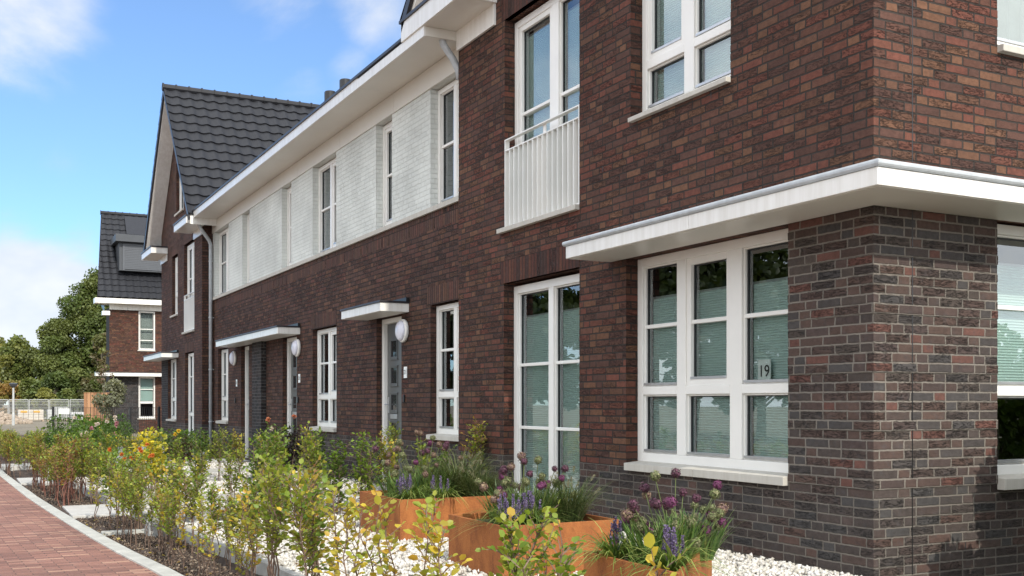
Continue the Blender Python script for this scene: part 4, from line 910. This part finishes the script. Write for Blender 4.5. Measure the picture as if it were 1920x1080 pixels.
# ---- generic bushy plants
def bush(name,loc,rx,ry,h,n,lsize,pal,label,cat,group=None,flowers=(),stemn=6,mat='leaf'):
    t=thing(name,loc,label,cat,group); m=MB()
    for k in range(stemn):
        a=rng.uniform(0,6.28); m.tube([Vector(loc),Vector(loc)+Vector((math.cos(a)*rx*.4,math.sin(a)*ry*.4,h*.5)),Vector(loc)+Vector((math.cos(a)*rx*.7,math.sin(a)*ry*.7,h*.85))],[.006,.004,.002],4,False)
    m.build('stem','twig',t,uv=False)
    nb=14; cen=np.stack([rng.uniform(-.65,.65,nb)*rx,rng.uniform(-.65,.65,nb)*ry,rng.uniform(.25,.85,nb)*h],1); w=rng.integers(0,nb,n)
    d=rng.normal(size=(n,3)); d/=np.linalg.norm(d,axis=1,keepdims=True); P=cen[w]+d*np.array([rx,ry,h*.6])*.38*rng.uniform(.4,1,(n,1))**.5
    P[:,2]=np.maximum(P[:,2],.02); A=d+rng.normal(0,.5,(n,3)); Nn=np.array([0,0,1.])+rng.normal(0,.6,(n,3)); C=pick(pal,nb,.2)[w]*.6+pick(pal,n)*.4
    V,F,cc=leafV(P,A,Nn,lsize*rng.uniform(.6,1.2,n),C); np_mesh('foliage',V,F,cc,mat,t)
    for (fx,fy,fz,r,c) in flowers:
        fn=26; d=rng.normal(size=(fn,3)); d/=np.linalg.norm(d,axis=1,keepdims=True); d=d*.7+np.array([-.5,-.7,.45])*.6
        V,F,cc=leafV(np.tile([[fx,fy,fz]],(fn,1))+d*r*.15,d,rng.normal(size=(fn,3)),np.full(fn,r),pick([c],fn,.12)); np_mesh('flower_head',V,F,cc,'petal',t)
    return t
W_,PK,ORG,YL=(.62,.54,.50),(.45,.20,.26),(.60,.19,.05),(.6,.42,.04)
fl=[(rng.uniform(-.35,.35),rng.uniform(-.45,.2),z,.036,c) for z,c in ((.95,W_),(.9,PK),(.82,PK),(.88,W_),(.62,PK),(.55,PK),(.98,W_),(.75,W_),(.72,W_),(.86,PK))]
bush('dahlia',(1.95,18.2,-.1),.45,.5,.85,1500,.07,[G1,G2],'bushy dahlia with white and pink flowers behind the roadside hedge','flowering plant',flowers=fl)
bush('dahlia',(2.1,19.6,-.1),.45,.5,.92,1200,.07,[G1,G2],'second white-flowered dahlia just before the black fence post','flowering plant',flowers=[(rng.uniform(-.35,.3),-.4,z,.036,c) for z,c in ((.98,W_),(.9,W_),(.85,W_),(.7,PK))])
bush('marigold',(1.80,13.6,-.1),.35,.35,.62,900,.05,[G2,G3],'low plant with small orange flowers beside the slab path','flowering plant',flowers=[(rng.uniform(-.3,.3),rng.uniform(-.4,.1),rng.uniform(.45,.72),.030,ORG) for _ in range(12)])
bush('yellow_shrub',(2.15,13.9,-.1),.26,.22,.86,600,.06,[YE,(.6,.5,.03),YG],'small bright yellow-leaved shrub next to the orange flowers','shrub',flowers=[(.3,.0,.82,.03,YL),(.36,.1,.86,.03,YL)])
bush('rose_bush',(4.15,15.0,-.05),.35,.3,.86,900,.045,[G1,G2,G2],'rose bush with two orange blooms in front of the second door','flowering plant',flowers=[(-.25,-.1,.93,.042,(.50,.20,.11)),(.12,-.1,.97,.038,(.46,.16,.09)),(-.2,-.1,.80,.035,(.6,.52,.45))])
bush('purple_shrub',(4.05,14.4,-.05),.26,.26,.84,1300,.045,[(.030,.020,.022),(.022,.018,.016),(.04,.024,.028)],'dark purple-leaved shrub below the orange roses','shrub')
for x,y,h,lb in ((1.7,22.6,.75,'dark green leafy mound left of the black fence post'),(3.3,27.6,.8,'dark rounded shrub in front of the narrow windows of the gabled house'),(4.2,23.0,.72,'bushy green shrub at the foot of the downpipe'),(2.6,24.5,.8,'green shrub at the edge of the pale terrace'),(2.6,29.8,.9,'dark green mound against the black mesh fence'),(3.6,30.2,.9,'tall dark shrub at the mesh fence by the gabled house')):
    bush('garden_shrub',(x,y,-.1),.6,.55,h,1500,.06,[G1,G2,G1],lb,'shrub')
bush('reddish_shrub',(3.6,20.2,-.1),.4,.35,.62,1100,.05,[(.11,.055,.04),(.08,.05,.035),G1],'low reddish-brown shrub in front of the pale terrace','shrub')
# shrubs round the corner, outside the picture, that shade the foot of the side wall
bush('garden_shrub',(5.95,3.72,-.1),.48,.35,.98,5000,.06,[G2,G3],'low leafy shrub nearest the brick corner, outside the picture on the right','shrub')
bush('garden_shrub',(6.75,3.72,-.1),.75,.42,1.55,11000,.07,[G2,G3],'leafy shrub beside the side window, outside the picture on the right','shrub')
bush('garden_shrub',(8.0,3.7,-.1),.85,.45,1.8,11000,.07,[G2,G3],'tallest leafy shrub past the side window, outside the picture','shrub')

# ---- blades
def blades(n,base_r,L,w,lean,pal,cx=0,cy=0,droop=1.0,z=0,dirbias=None,segs=5):
    a=rng.uniform(0,6.28,n); r=base_r*np.sqrt(rng.uniform(0,1,n)); B=np.stack([cx+np.cos(a)*r,cy+np.sin(a)*r,np.full(n,z)],1)
    a2=a+rng.normal(0,.7,n); D=np.stack([np.cos(a2),np.sin(a2)],1)
    if dirbias is not None: D=D+np.array(dirbias); D/=np.linalg.norm(D,axis=1,keepdims=True)
    LL=L*rng.uniform(.6,1.1,n); ln=lean*rng.uniform(.3,1.2,n); dr=droop*rng.uniform(.4,1.2,n)
    V=np.zeros((n,(segs+1)*2,3))
    for k in range(segs+1):
        f=k/segs; hor=LL*(ln*f+.35*dr*f*f); ver=LL*(f*np.sqrt(np.maximum(.05,1-np.minimum(ln,.95)**2))-.42*dr*f*f*f)
        C=B+np.stack([D[:,0]*hor,D[:,1]*hor,ver],1); S=np.stack([-D[:,1],D[:,0],np.zeros(n)],1); ww=w*(1-f**2.2)*.5+.0004
        V[:,2*k]=C+S*ww; V[:,2*k+1]=C-S*ww
    V[:,:,2]=np.maximum(V[:,:,2],-.30)
    q=np.array([(2*k,2*k+1,2*k+3,2*k+2) for k in range(segs)]); F=(q[None]+(segs+1)*2*np.arange(n)[:,None,None]).reshape(-1,4)
    return V.reshape(-1,3),F,np.repeat(pick(pal,n),(segs+1)*2,axis=0)
def merge(parts):
    V=[];F=[];C=[];o=0
    for v,f,c in parts: V.append(v);F.append(np.asarray(f)+o);C.append(c);o+=len(v)
    return np.concatenate(V),np.concatenate(F),np.concatenate(C)
def ball(c,r,n,pal,el=.30,fl=.3):
    """spiky ball of small florets"""
    i=np.arange(n)+.5; ph=np.arccos(1-2*i/n); th=math.pi*(1+5**.5)*i; d=np.stack([np.cos(th)*np.sin(ph),np.sin(th)*np.sin(ph),np.cos(ph)],1)
    d+=rng.normal(0,.1,d.shape); R0=np.array(c)+d*r*rng.uniform(.72,1.05,(n,1))
    T=rng.normal(size=(n,3)); S=np.cross(d,T); S/=np.linalg.norm(S,axis=1,keepdims=True); W=np.cross(d,S); s=r*fl
    V=np.stack([R0+S*s+d*s*.3,R0+W*s,R0-S*s+d*s*.3,R0-W*s],1).reshape(-1,3)
    V2=np.stack([np.tile(c,(n,1))+S*r*.02,R0+S*r*.02,R0-S*r*.02,np.tile(c,(n,1))-S*r*.02],1).reshape(-1,3)
    F=np.arange(n*4).reshape(-1,4); C=np.repeat(pick(pal,n,.3),4,axis=0)
    return merge([(V,F,C),(V2,F,C*.8)])
PUR=[(.10,.042,.065),(.14,.055,.09),(.075,.036,.048)]; DRY=[(.20,.13,.10),(.15,.085,.085),(.26,.19,.12)]; GRN=[(.16,.19,.08),(.22,.21,.11),(.12,.13,.06)]; MAG=[(.17,.045,.12),(.13,.04,.09)]
BL=[(.085,.16,.04),(.13,.22,.055),(.06,.12,.032),(.20,.26,.08)]
def stalk(p0,p1,r=.0028,col_=(.17,.21,.08)):
    p0,p1=np.array(p0),np.array(p1); mid=(p0+p1)/2+np.array([rng.normal(0,.012),rng.normal(0,.012),.02]); P=[p0,mid,p1]; V=[]
    for p in P:
        for a in (0,2.1,4.2): V.append(p+np.array([math.cos(a)*r,math.sin(a)*r,0]))
    F=[]
    for k in range(2):
        for j in range(3): a=k*3+j; b=k*3+(j+1)%3; F.append((a,b,b+3,a+3))
    return np.array(V),np.array(F),np.tile(col_,(9,1))
def allium(loc,rx,ry,hmin,hmax,nh,label,seed_pal,nb=400,L=.31):
    t=thing('allium_clump',loc,label,'flowering plant','alliums in the corten planters')
    V,F,C=merge([blades(nb//3,min(rx,ry)*.45,L,.0125,.50,BL,cx=cx,cy=cy,droop=.45) for cx,cy in ((-rx*.45,0),(0,.0),(rx*.45,.03))]); np_mesh('foliage',V,F,C,'blade',t)
    for k in range(nh):
        a=rng.uniform(0,6.28); r=math.sqrt(rng.uniform(0,1)); hx_,hy=rx*math.cos(a)*r,ry*math.sin(a)*r; hz=rng.uniform(hmin,hmax)*(1-.25*r)
        pal=[PUR,PUR,PUR,DRY,DRY,GRN,MAG][rng.integers(0,7)] if hz>hmin+.35*(hmax-hmin) else [GRN,GRN,DRY,MAG][rng.integers(0,4)]
        rr=rng.uniform(.021,.031); b=ball((hx_,hy,hz),rr,150,pal,fl=.21); s=stalk((hx_*.35,hy*.35,.02),(hx_,hy,hz-rr*.4)); V,F,C=merge([b,s]); np_mesh('flower_head',V,F,C,'petal',t)
    return t
LIR=[(.17,.13,.27),(.22,.17,.33),(.12,.09,.20),(.32,.27,.40)]
def liriope(loc,r,ns,label,bias=(-.5,-.5),h=.20):
    t=thing('liriope_clump',loc,label,'flowering plant','liriope in the corten planters')
    V,F,C=merge([blades(120,r*.5,.30,.009,.8,[(.10,.17,.035),(.16,.24,.05),(.30,.34,.10)],droop=1.5,dirbias=bias),blades(50,r*.6,.22,.008,.5,BL,droop=.8)]); np_mesh('foliage',V,F,C,'blade',t)
    for k in range(ns):
        a=rng.uniform(0,6.28); rr=r*.9*math.sqrt(rng.uniform(0,1)); x,y=math.cos(a)*rr,math.sin(a)*rr; z1=h*rng.uniform(.8,1.15); z0=z1-.11; n=70
        zz=rng.uniform(0,1,n); th=rng.uniform(0,6.28,n); rad=.011*(1-.75*zz)+.002; c=np.stack([x+np.cos(th)*rad,y+np.sin(th)*rad,z0+zz*.12],1)
        sz=.0048; O=np.array([(1,0,0),(0,1,0),(-1,0,0),(0,-1,0),(0,0,1),(0,0,-1)])*sz; V=(c[:,None]+O[None]).reshape(-1,3)
        q=np.array([(0,1,4,4),(1,2,4,4),(2,3,4,4),(3,0,4,4)]); q=np.array([(0,1,2,3),(0,4,2,5),(1,4,3,5)]); F=(q[None]+6*np.arange(n)[:,None,None]).reshape(-1,4); C=np.repeat(pick(LIR,n),6,axis=0)
        s=stalk((x*.6,y*.6,0),(x,y,z1),.0022,(.13,.10,.12)); V,F,C=merge([(V,F,C),s]); np_mesh('flower_spike',V,F,C,'petal',t)
def fountain(loc,r,L,label,n=650):
    t=thing('fountain_grass',loc,label,'grass plant','grasses in the corten planters')
    V,F,C=blades(n,r*.4,L,.0042,.55,[(.075,.11,.035),(.11,.14,.05),(.17,.18,.08),(.06,.09,.03)],droop=1.0,segs=6); np_mesh('foliage',V,F,C,'blade',t)
    for k in range(12):
        a=rng.uniform(0,6.28); rr=r*rng.uniform(.3,1); x,y,z=math.cos(a)*rr,math.sin(a)*rr,L*rng.uniform(.45,.85); d=np.array([math.cos(a)*.6,math.sin(a)*.6,.6]); P=[]
        n2=60; f=rng.uniform(0,1,n2); c=np.array([x,y,z])+d*f[:,None]*.06; V,F,C=leafV(c,rng.normal(size=(n2,3))+d*.8,rng.normal(size=(n2,3)),np.full(n2,.014),pick([(.32,.30,.20),(.24,.23,.14)],n2),.12)
        V=np.array(V)
        np_mesh('seed_head',V,F,C,'petal',t)

# ---- corten planters
def planter(pts,h,label):
    c=(sum(p[0] for p in pts)/len(pts),sum(p[1] for p in pts)/len(pts)); t=thing('corten_planter',(c[0],c[1],-.03),label,'planter','rusty steel planters on the gravel')
    m=MB(); n=len(pts); th=.022; inn=[]
    for i in range(n):
        p,a,b=Vector(pts[i]),Vector(pts[i-1]),Vector(pts[(i+1)%n]); d1=(p-a).normalized(); d2=(b-p).normalized(); n1=Vector((-d1.y,d1.x)); n2=Vector((-d2.y,d2.x)); k=(n1+n2); k=k/(k.dot(n1)); inn.append(p+k*th)
    i0=len(m.v); m.v+=[(p[0],p[1],-.05) for p in pts]+[(p[0],p[1],h) for p in pts]+[(p.x,p.y,h) for p in inn]+[(p.x,p.y,h-.12) for p in inn]
    for i in range(n):
        j=(i+1)%n; m.f+=[(i0+i,i0+j,i0+n+j,i0+n+i),(i0+n+i,i0+n+j,i0+2*n+j,i0+2*n+i),(i0+2*n+i,i0+2*n+j,i0+3*n+j,i0+3*n+i)]
    m.build('steel_shell','corten',t,bevel=.002)
    m=MB(); m.v=[(p.x,p.y,h-.045) for p in inn]; m.f=[tuple(range(n))]; m.build('soil','potting_soil',t,uv=False)
def q4(x0,x1,y0,y1): return [(x0,y0),(x1,y0),(x1,y1),(x0,y1)]
planter(q4(3.18,4.17,8.04,9.02),.33,'square rusty corten planter furthest back, beside the tall window')
planter(q4(3.07,3.95,6.00,6.84),.33,'square rusty corten planter in the middle')
planter([(2.93,3.955),(3.78,4.79),(2.93,4.79)],.33,'triangular rusty corten planter nearest the camera')
allium((3.62,8.62,.29),.44,.30,.26,.60,34,'large allium clump in the furthest corten planter',0)
liriope((3.36,8.30,.29),.13,10,'liriope with lilac spikes at the left corner of the furthest planter'); liriope((3.62,8.2,.29),.10,5,'liriope along the front edge of the furthest planter')
fountain((3.98,8.62,.29),.30,.56,'feathery fountain grass on the right side of the furthest planter'); fountain((4.02,8.3,.29),.22,.36,'lower fountain grass at the right front of the furthest planter')
allium((3.50,6.48,.29),.36,.25,.22,.50,38,'purple allium clump in the middle corten planter',0)
liriope((3.24,6.22,.29),.12,14,'liriope with lilac spikes spilling over the left corner of the middle planter'); liriope((3.42,6.25,.29),.07,7,'small liriope in the centre of the middle planter')
fountain((3.80,6.40,.29),.22,.42,'fountain grass at the right end of the middle planter',450)
allium((3.30,4.50,.29),.34,.24,.15,.50,42,'purple and green allium clump in the triangular planter',0)
liriope((3.08,4.20,.29),.07,8,'liriope with lilac spikes at the near tip of the triangular planter',bias=(-.3,-.6)); liriope((3.02,4.62,.29),.06,5,'liriope at the left rear of the triangular planter')
fountain((3.52,4.63,.29),.13,.24,'wispy grass at the right corner of the triangular planter',300)

# ================================================================== background
def fence_mesh(x0,x1,y,z0,z1,px):
    t=thing('mesh_fence',(x0,y,z0),'low black welded mesh fence behind the flower beds, left of the gabled house','fence')
    for x in px:
        m=MB(); m.box(x-.03,x+.03,y-.03,y+.03,z0,z1+.01); m.build('post','black_metal',t)
    m=MB(); x=x0+.05
    while x<x1: m.box(x-.005,x+.005,y-.004,y+.004,z0+.05,z1-.01); x+=.05
    for k in range(6): z=z0+.06+k*(z1-z0-.08)/5; m.box(x0,x1,y-.012,y-.004,z-.004,z+.004); 
    m.build('mesh_panel','black_metal',t)
fence_mesh(2.28,5.0,31.0,-.12,1.02,(2.28,4.25,5.02))
m=MB(); m.box(2.42,2.68,30.95,30.975,.84,.98); o=tag(m.build('blank_sign','plate_white'),'small blank white board on the black mesh fence','sign'); centre(o,(2.55,30.96,.84))
t=thing('wooden_fence',(4.9,49.7,-.2),'orange-brown vertical board fence at the left side of the far house','fence')
m=MB()
for k in range(8): x=4.89+k*.13; m.box(x,x+.124,49.7,49.722,-.3,1.56)
m.build('board_panel','fence_wood',t)
m=MB(); m.box(4.88,5.94,49.69,49.74,1.562,1.60); m.build('top_rail','fence_wood',t)
# street lamp far off
t=thing('street_lamp',(3.5,82.8,-.42),'slim pale street lamp with a flat cone head at the far left','street lamp')
m=MB(); m.lathe((3.5,82.8,-.42),(0,0,1),[(.10,0),(.09,.8),(.075,.85),(.065,2.75)],12); m.build('pole','pale_steel',t)
m=MB(); m.lathe((3.5,82.8,2.25),(0,0,1),[(.08,0),(.22,.12),(.29,.26),(.24,.31),(.04,.34)],16); m.build('lamp_head','dormer_grey',t)
# construction fence panels
for k in range(9):
    x0=2.6+k*1.72+.0; y0=112-k*.8
    t=thing('construction_fence',(x0,y0,-.42),['grey mesh building site fence panel at the left edge','second grey site fence panel from the left edge','third grey site fence panel from the left','site fence panel left of the pallets','site fence panel behind the left end of the pallets','site fence panel behind the pallets','site fence panel behind the tarpaulins','site fence panel beside the wooden fence','last site fence panel, nearest the wooden fence'][k],'fence','building site fence panels')
    m=MB(); 
    for x in (x0,x0+1.66): m.tube([(x,y0,-.42),(x,y0,1.5)],.035,6)
    m.tube([(x0,y0,1.5),(x0+1.66,y0,1.5)],.03,6); m.tube([(x0,y0,-.3),(x0+1.66,y0,-.3)],.03,6); m.build('frame','pale_steel',t,uv=False)
    m=MB()
    for j in range(22): m.box(x0+.05+j*.075,x0+.05+j*.075+.016,y0-.008,y0+.008,-.3,1.5)
    for j in range(6): m.box(x0,x0+1.66,y0-.02,y0-.01,-.2+j*.3,-.18+j*.3)
    m.build('mesh_panel','pale_steel',t)
# pallets and blocks on the building site
for k,(x,y,w,h,mt,lb) in enumerate(((4.6,100,2.0,1.0,'beige_block','stack of beige building blocks wrapped with yellow bands, left of the site'),(6.9,100,1.6,.95,'pale_steel','bundle of grey steel parts stacked on a pallet beside the beige blocks'),(8.7,99,1.2,.75,'tarp','white wrapped load on the building site behind the black fence'),(7.6,104,1.3,1.3,'pale_steel','grey crate standing behind the wrapped load'),(10.2,104,1.7,1.15,'dormer_grey','low dark grey container roof at the site fence'))):
    t=thing('pallet_load',(x+w/2,y,-.42),lb,'pallet load'); m=MB()
    for j in range(5): m.box(x,x+w,y+j*.24,y+j*.24+.1,-.30,-.27)
    for j in range(3): m.box(x+j*(w-.1)/2,x+j*(w-.1)/2+.1,y,y+1.1,-.42,-.30)
    m.build('pallet','pallet_wood',t)
    m=MB(); nx=int(w/.35)
    for i in range(nx):
        for j in range(max(1,int(h/.22))): m.box(x+i*w/nx+.01,x+(i+1)*w/nx-.01,y+.02*((i*7+j*3)%3),y+1.05,-.265+j*.22,-.265+j*.22+.205)
    m.build('load',mt,t,bevel=.01)
    if k==0:
        for xx in (.2,1.2): 
            m=MB(); m.box(x+xx,x+xx+.5,y-.03,y+.0,.35,.5); m.build('wrap_band','yellow_wrap',t)
V=[];F=[]; r=np.random.default_rng(3)
for k in range(420):
    a=r.uniform(0,6.28); d=r.uniform(0,1)**.5*2.3; x=3.0+math.cos(a)*d*.9; y=90+math.sin(a)*d; z=-.42+.95*(1-d/2.3)*r.uniform(.4,1); s=r.uniform(.06,.2)
    c=np.array([(-1,-1,-1),(1,-1,-1),(1,1,-1),(-1,1,-1),(-1,-1,1),(1,-1,1),(1,1,1),(-1,1,1)])*s*(1+r.uniform(-.4,.3,(8,3))); b=len(V); V+=list(c+np.array([x,y,z])); F+=[tuple(b+i for i in q) for q in ((0,3,2,1),(4,5,6,7),(0,1,5,4),(1,2,6,5),(2,3,7,6),(3,0,4,7))]
o=np_mesh('rubble_heap',np.array(V)-np.array([3,90,-.42]),F,None,'rubble'); o.location=(3,90,-.42); tag(o,'heap of broken brick rubble at the far left edge','rubble')

def tree(name,loc,h,cr,pal,label,n=9000,ls=.42,trunk=.3,base=.25,blobs=26,group=None,cat='tree',sparse=1.0,shape=1.0):
    t=thing(name,loc,label,cat,group); L0=Vector(loc); m=MB()
    m.tube([L0,L0+Vector((.1,0,h*.25)),L0+Vector((-.1,.1,h*.55)),L0+Vector((.1,0,h*.9))],[trunk,trunk*.75,trunk*.45,trunk*.1],8)
    cen=[]
    for k in range(blobs):
        a=rng.uniform(0,6.28); f=base+(1-base)*rng.uniform(0,1)**.85; prof=math.sin(math.pi*min(1,(f-base)/(1-base)*.86+.12))**.6*shape; rr=cr*prof*rng.uniform(.25,.85)
        c=np.array([math.cos(a)*rr,math.sin(a)*rr,h*f*.93]); cen.append(c)
        if k%2==0: 
            s=Vector((0,0,h*max(.15,f*.6))); m.tube([L0+s,L0+(s+Vector(c))*.5+Vector((0,0,.2)),L0+Vector(c)],[trunk*.28,trunk*.16,trunk*.04],5,False)
    m.build('trunk','tree_bark',t,uv=False)
    cen=np.array(cen); rad=cr*rng.uniform(.14,.36,blobs); w=rng.choice(blobs,n,p=rad**2/np.sum(rad**2)); d=rng.normal(size=(n,3)); d/=np.linalg.norm(d,axis=1,keepdims=True)
    rr=rad[w]*rng.uniform(.35,1.12,n)**.6; P=cen[w]+d*rr[:,None]*np.array([1,1,.78]); A=d*.6+rng.normal(0,.7,(n,3)); Nn=d*.7+np.array([0,0,.6])+rng.normal(0,.5,(n,3))
    C=pick(pal,blobs,.22)[w]*.65+pick(pal,n,.25)*.35
    V,F,cc=leafV(P,A,Nn,ls*rng.uniform(.5,1.2,n),C,.75); np_mesh('crown',V,F,cc,'leaf',t)
    return t
T1,T2,T3,T4=(.072,.108,.030),(.108,.145,.040),(.155,.18,.055),(.25,.25,.07)
TR='tall trees behind the building site'
tree('broadleaf_tree',(14.1,129,-.42),17.2,4.4,[T1,T2,T2,T3],'tallest dense dark green tree, its crown touching the far house roof',46000,.26,.35,.10,120,TR)
tree('broadleaf_tree',(9.9,128,-.42),11.0,3.6,[T2,T3,T2],'mid-height green tree left of the tallest tree',30000,.25,.3,.10,80,TR)
tree('broadleaf_tree',(6.2,131,-.42),9.0,3.2,[T3,T4,T2],'lighter loose tree with pale trunks near the street lamp',9000,.32,.22,.3,30,TR)
tree('birch_tree',(4.2,138,-.42),9.6,3.0,[T3,T4,(.2,.16,.05)],'thin airy tree at the left edge with sky showing through',4200,.32,.16,.3,22,TR)
tree('broadleaf_tree',(16.5,126,-.42),13.5,4.2,[T1,T2],'dark green tree partly behind the far house',14000,.35,.3,.1,40,TR)
tree('willow_shrub',(13.4,118,-.42),9.2,2.2,[(.12,.10,.05),(.14,.12,.06),T3],'brownish willow beside the left wall of the far house',9000,.26,.15,.05,30,None,'tree')
for x,y,h,pal,lb in ((11.2,119,5.2,[T2,T3,T3],'grey-green rounded shrub below the tallest tree'),(8.9,119,4.8,[T2,T1],'dark shrub between the lamp and the tallest tree'),(6.9,121,4.2,[T2,T3],'green shrub just right of the street lamp'),(4.9,124,4.4,[(.30,.17,.05),T4,(.25,.16,.05)],'yellow-orange autumn shrub left of the street lamp'),(12.6,116,4.2,[T2,(.1,.1,.045)],'low willow shrub above the wooden fence'),(3.3,128,3.6,[T3,T4],'light green shrub at the left edge'),(10.0,116,3.2,[T3,T2],'small green shrub right above the site fence'),(7.7,117,3.0,[T3,T4],'low light shrub behind the pallets')):
    tree('wild_shrub',(x,y,-.42),h,h*.42,pal,lb,6500,.25,.08,.02,26,'shrubs behind the site fence','shrub')
tree('olive_tree',(4.45,36,-.12),2.0,.62,[(.22,.23,.15),(.27,.27,.18),(.16,.17,.11)],'small grey-green olive tree in front of the far house',1500,.08,.045,.42,22,None,'tree')
tree('bare_sapling',(5.6,48.5,-.2),4.0,.4,[(.14,.09,.06),T3],'thin reddish sapling in front of the wooden fence by the far house',350,.10,.03,.3,14,None,'tree')
# trees across the road: only their mirror image shows, in the ground floor windows
tp=None
for k,(x,y,s) in enumerate(((-13,14,1.0),(-15,21,1.1),(-13.5,28,.95),(-16,35,1.15),(-14,43,1.0),(-15,52,1.1),(-15,64,1.2))):
    lb='leafy tree across the road, seen only mirrored in the ground floor windows'; g='trees across the road'
    if tp is None: tp=tree('street_tree',(x,y,-.14),6.6,3.1,[(.030,.048,.015),(.045,.066,.02),(.06,.08,.025)],lb,9000,.30,.2,.2,34,g)
    else: copy_thing(tp,(x,y,-.14),k*1.3,s,lb,g)
